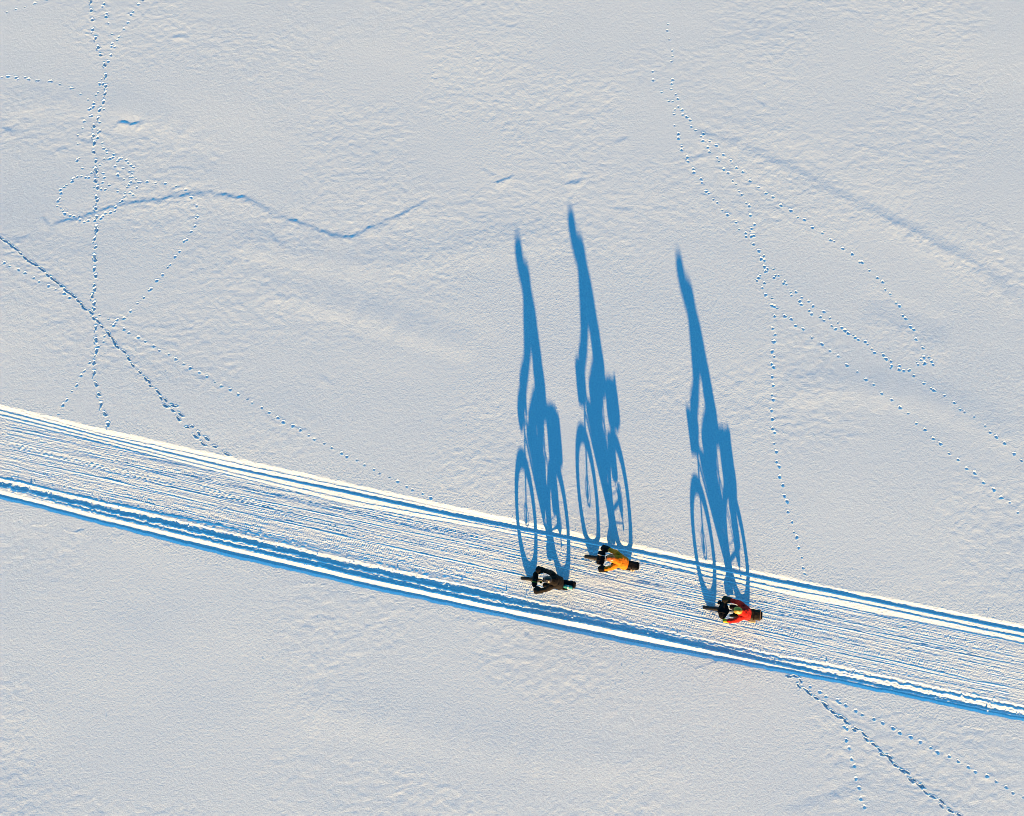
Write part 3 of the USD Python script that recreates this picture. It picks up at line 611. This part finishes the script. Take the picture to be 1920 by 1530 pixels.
def cat(*ms): return trimesh.util.concatenate([to_tm(m) if hasattr(m, 'to_mesh') else m for m in ms])
def ring_y(c, R, section, n=72):
    """Body of revolution about an axis along y through c; section: (radius offset, y) points, closed."""
    th = np.linspace(0, 2 * np.pi, n, endpoint=False); k = len(section)
    v = np.array([[c[0] + (R + dr) * math.cos(t), c[1] + y, c[2] + (R + dr) * math.sin(t)] for t in th for dr, y in section])
    f = []
    for i in range(n):
        for j in range(k):
            a, b = i * k + j, i * k + (j + 1) % k; c2, d = ((i + 1) % n) * k + j, ((i + 1) % n) * k + (j + 1) % k
            f += [(a, b, d), (a, d, c2)]
    t = trimesh.Trimesh(v, np.array(f), process=False); t.fix_normals(); return t

# ------------------------------------------------------------------ fat bikes
WR = 0.37
def wheel(bike, axle, steer=0.0, drive=False):
    ax = np.array(axle, float)
    def turn(t):
        if steer:
            t.apply_transform(trimesh.transformations.rotation_matrix(steer, STEER_AX, STEER_P))
        return t
    th = np.linspace(0, 2 * np.pi, 14, endpoint=False)
    tyre = ring_y(ax, WR - 0.058, [(0.053 * math.cos(a), 0.064 * math.sin(a)) for a in th])
    knobs = []
    for i in range(64):
        for (yo, hw) in ((-0.044, 0.010), (-0.016, 0.011), (0.016, 0.011), (0.044, 0.010)):
            a = 2 * math.pi * (i + (0.5 if abs(yo) > 0.02 else 0)) / 64
            drop = 0.003 + 0.05 * (1 - math.sqrt(max(0, 1 - (yo / 0.064) ** 2)))
            b = trimesh.creation.box((0.014, 2 * hw, 0.013)); b.apply_translation((0, yo, WR - 0.004 - drop))
            b.apply_transform(trimesh.transformations.rotation_matrix(a, [0, 1, 0])); b.apply_translation(ax); knobs.append(b)
    w = part(bike, 'wheel', turn(cat(tube(ax - [0, 0.062, 0], ax + [0, 0.062, 0], 0.022), tube(ax + [0, 0.03, 0], ax + [0, 0.034, 0], 0.034), tube(ax - [0, 0.034, 0], ax - [0, 0.03, 0], 0.034))), 'black_alloy')
    part(w, 'tyre', turn(cat(tyre, *knobs)), 'rubber')
    part(w, 'rim', turn(ring_y(ax, 0.268, [(0.012, -0.038), (0.0, -0.040), (-0.008, -0.03), (-0.008, 0.03), (0.0, 0.040), (0.012, 0.038)])), 'black_alloy')
    sp = []
    for i in range(32):
        a = 2 * math.pi * i / 32; s = 1 if i % 2 else -1; a2 = a + (0.55 if (i // 2) % 2 else -0.55)
        sp.append(tube(ax + [0.032 * math.cos(a2), 0.03 * s, 0.032 * math.sin(a2)], ax + [0.264 * math.cos(a), 0.006 * s, 0.264 * math.sin(a)], 0.0013, 5))
    meta(part(w, 'spokes', turn(cat(*sp)), 'steel'), kind='stuff')
    part(w, 'brake_disc', turn(cat(ring_y(ax + [0, -0.068, 0], 0.075, [(0.008, -0.001), (-0.012, -0.001), (-0.012, 0.001), (0.008, 0.001)], 36))), 'steel')
    if drive:
        cg = [ring_y(ax + [0, -0.034 - 0.005 * k, 0], 0.062 - 0.005 * k, [(0.004, -0.001), (-0.03, -0.001), (-0.03, 0.001), (0.004, 0.001)], 32) for k in range(6)]
        part(w, 'cassette', cat(*cg), 'steel')
    return w
STEER_P = np.array([0.50, 0, 0.86]); STEER_AX = np.array([-0.35, 0, 0.94])
def make_bike(label, loc, rotz, frame_mat, left_down, pogies, steer=0.0):
    b = thing('fat_bike', label, 'bicycle', loc, rotz, 'fat bikes ridden along the snow trail')
    BB, RA, FA = np.array([0, 0, .30]), np.array([-.455, 0, WR]), np.array([.70, 0, WR])
    T = lambda p, q, r, r2=None: tube(p, q, r, 12, r2)
    fr = T((.495, 0, .875), (-.175, 0, .765), .019) + T((.515, 0, .81), BB, .024) + T(BB, (-.195, 0, .80), .019) + T((.522, 0, .79), (.478, 0, .925), .025)
    for s in (-1, 1):
        fr += T(BB + [-.03, .035 * s, 0], (-.16, .075 * s, .315), .013) + T((-.16, .075 * s, .315), RA + [0, .085 * s, 0], .011)
        fr += T((-.172, .02 * s, .745), (-.25, .072 * s, .64), .010) + T((-.25, .072 * s, .64), RA + [0, .085 * s, 0], .009)
    fr += T(BB + [0, -.06, 0], BB + [0, .06, 0], .025)
    part(b, 'frame', to_tm(fr), frame_mat)
    rot = trimesh.transformations.rotation_matrix(steer, STEER_AX, STEER_P)
    def st(t): t.apply_transform(rot); return t
    fk = T((.512, 0, .82), (.527, 0, .785), .022)
    for s in (-1, 1):
        fk += T((.527, 0, .785), (.535, .074 * s, .77), .018) + T((.535, .074 * s, .77), FA + [0, .078 * s, 0], .017, .012)
    part(b, 'fork', st(to_tm(fk)), frame_mat)
    wheel(b, FA, steer); wheel(b, RA, 0.0, True)
    hb = T((.478, 0, .925), (.470, 0, .965), .02) + T((.472, 0, .955), (.535, 0, .985), .019) + T((.535, -.09, .99), (.535, .09, .99), .016)
    for s in (-1, 1): hb += T((.535, .09 * s, .99), (.515, .22 * s, 1.02), .013) + T((.515, .22 * s, 1.02), (.475, .395 * s, 1.03), .011)
    h = part(b, 'handlebar', st(to_tm(hb)), 'black_alloy')
    for s in (-1, 1):
        part(h, 'grip', st(to_tm(T((.503, .27 * s, 1.0225), (.476, .392 * s, 1.030), .016))), 'rubber')
        part(h, 'brake_lever', st(to_tm(T((.515, .235 * s, 1.01), (.545, .25 * s, 1.0), .009) + T((.545, .25 * s, 1.0), (.555, .35 * s, .985), .006))), 'black_alloy')
    for s, m in pogies:
        pg = blob([((.545, .33 * s, 1.015), .072), ((.48, .28 * s, 1.03), .085), ((.43, .36 * s, 1.05), .092), ((.52, .405 * s, 1.01), .062), ((.33, .345 * s, 1.10), .078)])
        part(h, 'bar_mitt', st(soft(pg, .03, 5, .012, 16, 3)), m)
    part(b, 'seat_post', to_tm(T((-.19, 0, .79), (-.238, 0, .955), .014)), 'black_alloy')
    part(b, 'saddle', soft(blob([((-.36, .055, .972), .028), ((-.36, -.055, .972), .028), ((-.25, .03, .975), .026), ((-.25, -.03, .975), .026)]) + blob([((-.25, 0, .975), .028), ((-.10, 0, .972), .018)]), .02, 5), 'black_cloth')
    sg = 1 if left_down else -1
    ck = T((0, .075 * sg, .30), (0, .088 * sg, .135), .013, .010) + T((0, -.075 * sg, .30), (0, -.088 * sg, .465), .013, .010) + T((0, -.09, .30), (0, .09, .30), .014)
    c = part(b, 'crank', to_tm(ck), 'black_alloy')
    part(c, 'chainring', ring_y((0, -.055, .30), .055, [(.006, -.0015), (-.03, -.0015), (-.03, .0015), (.006, .0015)], 40), 'black_alloy')
    for s, z in ((sg, .13), (-sg, .47)):
        part(c, 'pedal', to_tm(rbox((-.05, s * .14 - .05, z - .009), (.05, s * .14 + .05, z + .009), .006)), 'black_alloy')
    ch = T((0, -.055, .357), (-.455, -.05, .425), .005) + T((0, -.055, .243), (-.47, -.05, .25), .005) + T((-.47, -.05, .25), (-.445, -.05, .30), .005)
    part(b, 'chain', to_tm(ch), 'gold_chain')
    dr = blob([((-.455, -.105, .345), .016), ((-.475, -.095, .29), .018)]) + blob([((-.475, -.085, .295), .014), ((-.47, -.075, .235), .014)]) + tube((-.445, -.06, .30), (-.445, -.045, .30), .026) + tube((-.47, -.06, .238), (-.47, -.045, .238), .026)
    part(b, 'derailleur', to_tm(dr), 'black_alloy')
    part(b, 'front_light', st(to_tm(tube((.555, 0, 1.02), (.60, 0, 1.015), .022, 14, .026))), 'black_alloy')
    return b

# ------------------------------------------------------------------ riders
def hand(s, grow=0.0, cx=.490, cz=1.027, cy=.335):
    """A hand closed round the grip; s = +1 left. Fingers wrap over the front of the bar, thumb underneath towards the stem."""
    y0 = cy * s
    palm = blob([((cx - .045, y0 - .030, cz + .030), .014 + grow), ((cx - .045, y0 + .030, cz + .030), .014 + grow), ((cx - .004, y0 - .036, cz + .036), .011 + grow), ((cx - .004, y0 + .036, cz + .036), .011 + grow), ((cx - .085, y0 + .008 * s, cz + .030), .022 + grow)], 10)
    out = palm
    for k, (dy, ln) in enumerate(((-.034, .93), (-.012, 1.0), (.011, .95), (.033, .78))):
        y = y0 - s * dy
        pts = [((cx + .030 * math.cos(math.radians(t)), y, cz + .030 * math.sin(math.radians(t))), (.0095 if i < 2 else .0085) + grow) for i, t in enumerate((100, 100 - 75 * ln, 100 - 150 * ln, 100 - 215 * ln))]
        out += chain(pts, 10)
    yi = y0 - s * .045
    out += chain([((cx - .055, y0 - s * .02, cz + .022), .014 + grow), ((cx - .032, yi, cz + .002), .0115 + grow), ((cx - .012, yi - s * .012, cz - .026), .010 + grow), ((cx + .012, yi - s * .016, cz - .031), .0085 + grow)], 10)
    return out
def make_rider(label, loc, rotz, cfg):
    p = thing('person', label, 'person', loc, rotz, 'cyclists riding in a loose row')
    ly, hx, up = cfg.get('ly', -.03), cfg.get('hx', .17), cfg.get('up', .05)
    hips = [(-.235, .085 * s, 1.035) for s in (1, -1)]
    waist = [(-.20, .06 * s + .4 * ly, 1.17) for s in (1, -1)]
    chest = [(-.06 + .3 * (hx - .17), .095 * s + .8 * ly, 1.40 + .5 * up) for s in (1, -1)]
    sho = [(.015 + .5 * (hx - .17), .185 * s + ly, 1.51 + .85 * up) for s in (1, -1)]
    neck0, neck1 = (.02 + .5 * (hx - .17), ly, 1.54 + .9 * up), (hx - .045, ly, 1.60 + up)
    elb = [(.17 + cfg.get('ex', 0), cfg.get('elbow', .285) * s + .5 * ly, 1.215 + .4 * up) for s in (1, -1)]
    wr = [(.405, .345 * s, 1.062) for s in (1, -1)]
    legs = []
    for s in (1, -1):
        down = (s > 0) == cfg['left_down']
        if down: kn, an, toe, heel = (.055, .12 * s, .655), (-.105, .135 * s, .245), (.075, .15 * s, .175), (-.15, .135 * s, .175)
        else: kn, an, toe, heel = (.225, .135 * s, .885), (-.10, .135 * s, .575), (.085, .15 * s, .515), (-.145, .135 * s, .51)
        legs.append((kn, an, toe, heel))
    def torso(g):
        return blob([(h, .115 + g) for h in hips] + [(w, .095 + g) for w in waist]) + blob([(w, .095 + g) for w in waist] + [(c, .105 + g) for c in chest]) + blob([(c, .105 + g) for c in chest] + [(q, .062 + g) for q in sho] + [(neck0, .06 + g)])
    # head
    hc = np.array([hx, ly, 1.675 + up])
    head = blob([(hc + [-.022, 0, .035], .082), (hc + [.018, 0, .03], .076), (hc + [-.03, 0, 0], .074)], 20) + blob([(hc + [.03, 0, -.01], .066), (hc + [.05, 0, -.075], .032), (hc + [.01, .03, -.06], .04), (hc + [.01, -.03, -.06], .04)], 16)
    head += blob([(hc + [.096, 0, .012], .011), (hc + [.116, 0, -.022], .013), (hc + [.094, 0, -.028], .016)], 10)
    head += blob([(hc + [.082, .03, .026], .014), (hc + [.086, -.03, .026], .014)], 10)
    head += blob([(hc + [.078, .022, -.058], .011), (hc + [.085, 0, -.055], .012), (hc + [.078, -.022, -.058], .011)], 10)
    for s in (1, -1): head += blob([(hc + [-.012, .078 * s, .012], .013), (hc + [-.02, .084 * s, -.012], .012), (hc + [-.006, .078 * s, -.026], .009)], 10)
    body = torso(-.012) + chain([(neck0, .058), (neck1, .052), (hc + [-.01, 0, -.03], .055)])
    for i, s in enumerate((1, -1)):
        body += chain([(sho[i], .052), (elb[i], .040), (wr[i], .028)], 12) + hand(s)
        kn, an, toe, heel = legs[i]
        body += chain([(hips[i], .088), (kn, .055), (an, .038)], 12) + blob([(an, .036), (heel, .03), (toe, .026)], 10)
    t = to_tm((body + head).refine_to_length(.02)); trimesh.smoothing.filter_taubin(t, lamb=.4, nu=.42, iterations=3)
    bd = part(p, 'body', t, 'skin', 60)
    for s in (1, -1):
        part(bd, 'eye', to_tm(sph(hc + [.089, .031 * s, .006], .0115, 12)), 'eye_white', True)
    part(bd, 'lips', to_tm(blob([(hc + [.090, .016, -.052], .005), (hc + [.096, 0, -.050], .006), (hc + [.090, -.016, -.052], .005)], 8)), 'dark_red_cloth', True)
    # clothes
    jk = torso(.030)
    jk += blob([((q[0] - .075, q[1] * .9, q[2]), .118) for q in chest] + [((q[0] + .055, q[1] * .8, q[2] - .02), .105) for q in chest] + [((w[0] - .01, w[1], w[2]), .13) for w in waist] + [((q[0] - .06, q[1] * .8, q[2] - .01), .10) for q in sho])
    jk += blob([((neck0[0] - .07, ly + .05, neck0[2] + .02), .125), ((neck0[0] - .07, ly - .05, neck0[2] + .02), .125), ((hx - .10, ly, neck1[2]), .11), ((neck0[0] + .04, ly, neck0[2]), .10)])
    cuff = []
    for i, s in enumerate((1, -1)):
        mid = tuple(.5 * (np.array(elb[i]) + sho[i]) + [0, .012 * s, -.005])
        jk += chain([(sho[i], .100), (mid, .092), (elb[i], .082), (.6 * np.array(wr[i]) + .4 * np.array(elb[i]), .076), (wr[i], .058)], 14)
    jk += blob([(neck0, .115), (neck1, .088), (np.array(neck1) + [-.05, 0, .01], .085)], 14)
    jk += blob([((-.29, .07, .965), .08), ((-.29, -.07, .965), .08), ((-.17, .10, 1.04), .11), ((-.17, -.10, 1.04), .11), ((-.10, .05, 1.17), .10), ((-.10, -.05, 1.17), .10)])
    if cfg.get('hood') == 'down':
        jk += blob([((hx - .15, ly + .06, 1.57 + up), .06), ((hx - .15, ly - .06, 1.57 + up), .06), ((hx - .08, ly + .095, 1.56 + up), .045), ((hx - .08, ly - .095, 1.56 + up), .045), ((hx - .18, ly, 1.53 + up), .06)])
    j = part(p, 'jacket', soft(jk, .022, 5, .016, 17, cfg['seed']), cfg['jacket'], 60)
    part(j, 'collar', soft(chain([(np.array(neck1) - [.0, 0, .02], .078), (np.array(neck1) + [.012, 0, .014], .080)]), .02, 3), cfg.get('collar', cfg['jacket']))
    tr = blob([(h, .120) for h in hips] + [((-.21, .07, 1.10), .10), ((-.21, -.07, 1.10), .10)])
    for i in range(2):
        kn, an, _, _ = legs[i]
        mid = tuple(.5 * (np.array(hips[i]) + kn) + [.02, 0, .01]); cal = tuple(.6 * np.array(kn) + .4 * np.array(an) + [-.03, 0, 0])
        tr += chain([(hips[i], .115), (mid, .106), (kn, .088), (cal, .082), (an, .062)], 14)
    part(p, 'trousers', soft(tr, .025, 4, .014, 15, cfg['seed'] + 5), cfg['trousers'], 60)
    for i in range(2):
        kn, an, toe, heel = map(np.array, legs[i])
        bt = blob([(an + [0, 0, .05], .056), (heel + [0, 0, .012], .042), (an, .052)]) + blob([(an, .050), (heel + [0, 0, .005], .040), (toe, .036)])
        bo = part(p, 'boot', soft(bt, .02, 3), 'black_cloth')
        part(bo, 'sole', to_tm(m3.Manifold.batch_hull([sph(heel + [0, 0, -.03], .03).scale([1, 1, 1]), sph(toe + [0, 0, -.026], .028)]) ^ m3.Manifold.cube([.5, .5, .03], True).translate([float(heel[0] + .11), float(heel[1]), float(heel[2] - .032)])), 'rubber')
    for s, m in cfg.get('gloves', ()):
        g = hand(s, .006) + blob([((.445, .335 * s, 1.06), .05), ((.36, .345 * s, 1.085), .062), ((.49, .36 * s, 1.045), .045)], 12)
        part(p, 'glove', soft(g, .012, 2), m)
    # helmet over a thin cap
    hm = blob([(hc + [-.034, 0, .045], .118), (hc + [.026, 0, .045], .110)], 24) - m3.Manifold.cube([.5, .5, .3], True).translate([float(hc[0]), float(hc[1]), float(hc[2] - .125)]) - blob([(hc + [-.028, 0, .025], .090), (hc + [.02, 0, .022], .085)], 18)
    for k in (-1, 0, 1):
        hm -= blob([(hc + [-.06, .05 * k, .168 - .015 * abs(k)], .012), (hc + [.05, .05 * k, .162 - .015 * abs(k)], .010)], 8)
    he = part(p, 'helmet', to_tm(hm), cfg['helmet'])
    part(he, 'visor', to_tm(blob([(hc + [.10, .055, .048], .008), (hc + [.10, -.055, .048], .008), (hc + [.155, .035, .040], .006), (hc + [.155, -.035, .040], .006)], 10)), cfg.get('visor', 'helmet_black'))
    if cfg.get('cap'):
        part(he, 'rim_pad', to_tm(blob([(hc + [-.03, 0, .02], .1), (hc + [.015, 0, .02], .094)], 20) ^ m3.Manifold.cube([.5, .5, .022], True).translate([float(hc[0]), float(hc[1]), float(hc[2] + .012)])), cfg['cap'])
    for s in (1, -1):
        part(he, 'chin_strap', to_tm(chain([(hc + [0, .082 * s, .03], .006), (hc + [.012, .064 * s, -.06], .006), (hc + [.02, 0, -.112], .006)], 8)), 'black_cloth')
    gl = part(p, 'glasses', to_tm(blob([(hc + [.103, .052, .012], .008), (hc + [.110, .012, .012], .010), (hc + [.098, .05, -.008], .006), (hc + [.112, .016, -.010], .006)], 8) + blob([(hc + [.103, -.052, .012], .008), (hc + [.110, -.012, .012], .010), (hc + [.098, -.05, -.008], .006), (hc + [.112, -.016, -.010], .006)], 8)), 'lens')
    for s in (1, -1): part(gl, 'temple', to_tm(chain([(hc + [.098, .058 * s, .014], .004), (hc + [-.01, .088 * s, .014], .004)], 6)), 'black_alloy')
    return p

# ------------------------------------------------------------------ luggage, each strapped to a bike
def make_bag(name, label, cat_, loc, rotz, parts, group=None):
    b = thing(name, label, cat_, loc, rotz, group)
    for nm, mesh, mt in parts: part(b, nm, mesh, mt)
    return b
def strap_x(x, lo, hi, w=.025, g=.006):
    """A strap round a bag across the bike at x."""
    return to_tm(rbox((x - w / 2, lo[1] - g, lo[2] - g), (x + w / 2, hi[1] + g, hi[2] + g), .012, 8))
def roll(p, q, r, seed=0): return soft(m3.Manifold.batch_hull([sph(p, r * .86), sph(q, r * .86)]) + tube(np.array(p), np.array(q), r, 18), .03, 3, .010, 20, seed)

RIG = {}
def rig(k, tip, slope, dz=0.0):
    z = .37 - .07
    Tp, Bp = Gpt(tip[0], tip[1], z), Gpt(tip[0] + 100, tip[1] + 100 * slope, z)
    d = (Tp - Bp) / np.linalg.norm(Tp - Bp); c = Tp - d * 1.07 
    zs = [trail_z(*(c + d * o)) for o in (.70, -.455)]
    RIG[k] = ((c[0], c[1], float(np.mean(zs)) - .012 + dz), math.atan2(d[1], d[0]))
rig(1, (976, 1083), .15); rig(2, (1095, 1042), .215); rig(3, (1317, 1138), .15)

(l1, r1), (l2, r2), (l3, r3) = RIG[1], RIG[2], RIG[3]
make_bike('black fat bike under the rider in black clothes, with a teal roll behind the saddle', l1, r1, 'frame_black', False, [(1, 'bag_black'), (-1, 'bag_black')], .03)
make_bike('grey fat bike under the rider in the orange jacket, closest to the upper bank', l2, r2, 'frame_grey', True, [(1, 'bag_black'), (-1, 'bag_black')], .05)
make_bike('dark blue fat bike under the rider in the red jacket, rearmost on the right', l3, r3, 'frame_blue', True, [(-1, 'bag_olive')], .02)
make_rider('person in black jacket and black helmet riding the fat bike with the teal roll', l1, r1, dict(left_down=False, jacket='charcoal_cloth', trousers='black_cloth', helmet='helmet_black', seed=1, hx=.20, ly=-.05, up=.05, hood='down', gloves=[(1, 'black_cloth'), (-1, 'black_cloth')]))
make_rider('person in orange jacket and orange helmet, leaning over black bar mitts', l2, r2, dict(left_down=True, jacket='orange_cloth', trousers='black_cloth', helmet='helmet_orange', seed=9, hx=.32, ly=-.03, up=.07, hood='down', elbow=.275, ex=.03, gloves=[(1, 'black_cloth'), (-1, 'black_cloth')]))
make_rider('person in bright red jacket with yellow helmet and one yellow glove', l3, r3, dict(left_down=True, jacket='red_cloth', trousers='black_cloth', helmet='helmet_lime', collar='red_cloth', seed=17, hx=.28, ly=-.04, up=.08, hood='down', elbow=.295, gloves=[(1, 'yellow_cloth'), (-1, 'olive_cloth')]))

FB = lambda m, seed: [('pouch', soft(m3.Manifold.batch_hull([rbox((.33, -.035, .77), (.44, .035, .84), .025), rbox((-.13, -.035, .63), (-.03, .035, .745), .025), rbox((.02, -.035, .38), (.08, .035, .44), .025)]), .04, 3, .006, 12, seed), 'bag_black'),
                  ('zip', to_tm(tube((-.08, .037, .70), (.36, .037, .79), .004, 6)), 'pale_grey_cloth')]
for (l, r, who, sd) in ((l1, r1, 'rider in black clothes', 1), (l2, r2, 'rider in the orange jacket', 2), (l3, r3, 'rider in the red jacket', 3)):
    make_bag('frame_bag', f'flat black bag filling the bike frame beneath the {who}', 'bag', l, r, FB(None, sd), 'frame bags')
# bike of the rider in black
lo, hi = (-.80, -.135, .67), (-.33, .10, .94)
make_bag('luggage_pack', 'black pack on the rear rack under the teal roll', 'bag', l1, r1,
         [('sack', soft(rbox(lo, hi, .05), .04, 3, .016, 12, 4), 'bag_black'), ('strap', strap_x(-.48, lo, hi), 'black_cloth'), ('strap', strap_x(-.68, lo, hi), 'black_cloth'), ('rear_light', to_tm(rbox((-.805, -.04, .78), (-.78, .0, .84), .01)), 'reflector')], 'bags behind the saddles')
make_bag('dry_bag', 'teal roll with a pale strap round its middle on the black pack', 'bag', l1, r1,
         [('roll', roll((-.42, .075, .945), (-.66, .085, .945), .058, 2), 'teal_cloth'), ('strap', to_tm(tube((-.525, .08, .945), (-.552, .081, .945), .063, 18)), 'pale_grey_cloth'), ('strap', to_tm(tube((-.70, .086, .945), (-.72, .087, .945), .06, 18)), 'black_cloth')])
make_bag('pannier', 'small black side bag by the rear wheel under the teal roll', 'bag', l1, r1,
         [('sack', soft(rbox((-.55, .075, .44), (-.30, .19, .70), .04), .04, 3, .012, 12, 6), 'bag_black'), ('flap', soft(rbox((-.56, .07, .64), (-.29, .20, .71), .03), .04, 2), 'black_cloth')], 'side bags')
make_bag('handlebar_bag', 'black roll across the handlebar in front of the rider in black', 'bag', l1, r1,
         [('roll', roll((.585, -.20, .93), (.585, .18, .93), .095, 3), 'bag_black'), ('strap', to_tm(tube((.585, -.09, .93), (.585, -.07, .93), .099, 18)), 'black_cloth'), ('strap', to_tm(tube((.585, .07, .93), (.585, .09, .93), .099, 18)), 'lime_cloth')], 'handlebar rolls')
make_bag('stem_pouch', 'small lime pouch beside the stem of the rider in black', 'bag', l1, r1,
         [('pouch', soft(rbox((.34, .02, .90), (.42, .10, 1.04), .03), .03, 3), 'lime_cloth'), ('rim', to_tm(tube((.38, .06, 1.035), (.38, .06, 1.045), .035, 14)), 'black_cloth')])
# bike of the rider in orange
lo, hi = (-.77, -.13, .74), (-.35, .13, .995)
make_bag('luggage_pack', 'black pack on the rear rack behind the orange jacket', 'bag', l2, r2,
         [('sack', soft(rbox(lo, hi, .06), .04, 3, .018, 12, 8), 'bag_black'), ('strap', strap_x(-.52, lo, hi), 'black_cloth'), ('strap', strap_x(-.68, lo, hi), 'black_cloth'), ('roll_top', roll((-.73, -.09, .99), (-.73, .09, .99), .03, 5), 'black_cloth')], 'bags behind the saddles')
make_bag('pouch', 'beige pouch strapped to the near side of the black pack behind the orange jacket', 'bag', l2, r2,
         [('sack', soft(rbox((-.64, .10, .80), (-.50, .20, .95), .035), .03, 3, .01, 14, 3), 'cream_cloth'), ('strap', to_tm(rbox((-.585, .095, .795), (-.56, .206, .956), .012)), 'black_cloth')])
make_bag('pannier', 'black side bag by the rear wheel below the beige pouch', 'bag', l2, r2,
         [('sack', soft(rbox((-.52, .075, .48), (-.30, .18, .73), .04), .04, 3, .012, 12, 7), 'bag_black'), ('flap', soft(rbox((-.53, .07, .68), (-.29, .19, .74), .03), .04, 2), 'black_cloth')], 'side bags')
make_bag('handlebar_bag', 'wide black box bag on the handlebar ahead of the orange jacket', 'bag', l2, r2,
         [('sack', soft(rbox((.42, -.25, .84), (.68, .22, 1.06), .07), .04, 3, .012, 12, 9), 'bag_black'), ('strap', to_tm(rbox((.41, -.11, .835), (.69, -.085, 1.067), .012)), 'pale_grey_cloth'), ('strap', to_tm(rbox((.41, .07, .835), (.69, .095, 1.067), .012)), 'black_cloth')], 'handlebar rolls')
# bike of the rider in red
lo, hi = (-.76, -.17, .64), (-.34, .17, .985)
make_bag('luggage_pack', 'wide olive black pack with a tan strap at its back end behind the red jacket', 'bag', l3, r3,
         [('sack', soft(rbox(lo, hi, .07), .04, 3, .02, 11, 12), 'bag_olive'), ('strap', strap_x(-.50, lo, hi), 'black_cloth'), ('strap', strap_x(-.70, lo, hi, .035, .008), 'tan_cloth'), ('roll_top', roll((-.75, -.10, .95), (-.75, .10, .95), .035, 5), 'black_cloth')], 'bags behind the saddles')
make_bag('pannier', 'cream rounded block by the rear wheel below the olive black pack', 'bag', l3, r3,  # rounded cream block filling a cream patch beside the rear wheel
         [('sack', soft(rbox((-.66, .12, .40), (-.45, .27, .64), .045), .04, 3, .012, 12, 7), 'cream_cloth'), ('flap', soft(rbox((-.67, .115, .59), (-.44, .275, .65), .03), .04, 2), 'cream_cloth')], 'side bags')
make_bag('handlebar_bag', 'bulky black bag with a side pouch on the handlebar ahead of the red jacket', 'bag', l3, r3,
         [('sack', soft(blob([((.52, -.22, .97), .10), ((.54, .20, .96), .11), ((.42, 0, 1.0), .09), ((.64, 0, .95), .08)]), .04, 3, .014, 12, 14), 'bag_black'), ('side_pouch', soft(blob([((.70, -.20, 1.0), .055), ((.66, -.24, .95), .06)]), .03, 3, .01, 14, 2), 'bag_black'), ('strap', to_tm(rbox((.38, .08, .84), (.71, .105, 1.09), .012)), 'black_cloth')], 'handlebar rolls')

rg = np.random.default_rng(31)
# clods of snow thrown up beside the lane and into the grooves
rc = np.random.default_rng(23); cl = []
ico = trimesh.creation.icosphere(1, 1.0)
for i in range(520):
    s_ = rc.uniform(S0 + 3, S1 - 1); band_ = rc.random()
    k = int(np.interp(s_, sv, np.arange(len(sv))))
    if band_ < 0.55: u_ = rc.uniform(Eedges[3][k] - 0.05, Eedges[9][k] + 0.05)
    elif band_ < 0.75: u_ = rc.uniform(Eedges[9][k], Fedges[0][k])
    else: u_ = rc.uniform(Fedges[5][k], Fedges[8][k] + 0.3)
    x, y = to_xy(s_, u_); jx = int(round((u_ - U0) / (us[1] - us[0])))
    r = (0.008 + 0.016 * rc.random() ** 2.5) * (1.0 if band_ < 0.55 else 0.55)
    t = ico.copy(); t.vertices = t.vertices * (r * rc.uniform(0.6, 1.3, 3)) * (1 + 0.25 * rc.uniform(-1, 1, (len(t.vertices), 1)))
    t.apply_translation((x, y, H_trail[k, min(max(jx, 0), len(us) - 1)] + r * 0.3)); cl.append(t)
for side in (0, 1):  # tiny lumps added across the open field as bright sparkle points
    for i in range(110 if side == 0 else 260):
        s_, u_ = rg.uniform(S0 + 1, S1 - 1), (rg.uniform(UB + 1, U0 - .1) if side == 0 else rg.uniform(U1 + .1, UT - 2))
        gs, gu, Hf = FIELDS[side]
        z = map_coordinates(Hf, [[(s_ - gs[0]) / (gs[1] - gs[0])], [(u_ - gu[0]) / (gu[1] - gu[0])]], order=1)[0]
        r = rg.uniform(0.005, 0.011); x, y = to_xy(s_, u_)
        t = ico.copy(); t.vertices = t.vertices * (r * rg.uniform(0.6, 1.3, 3)); t.apply_translation((x, y, z + r * 0.3)); cl.append(t)
meta(usdkit.mesh(stage, '/World/snow_clods_and_sparkle', trimesh.util.concatenate(cl), M['trail_snow'], smooth=False).GetPrim(), 'small white clods of snow crumbled along the trail edges and grooves, with tiny lumps added over the field as sparkle points', 'snow clods', None, 'stuff')
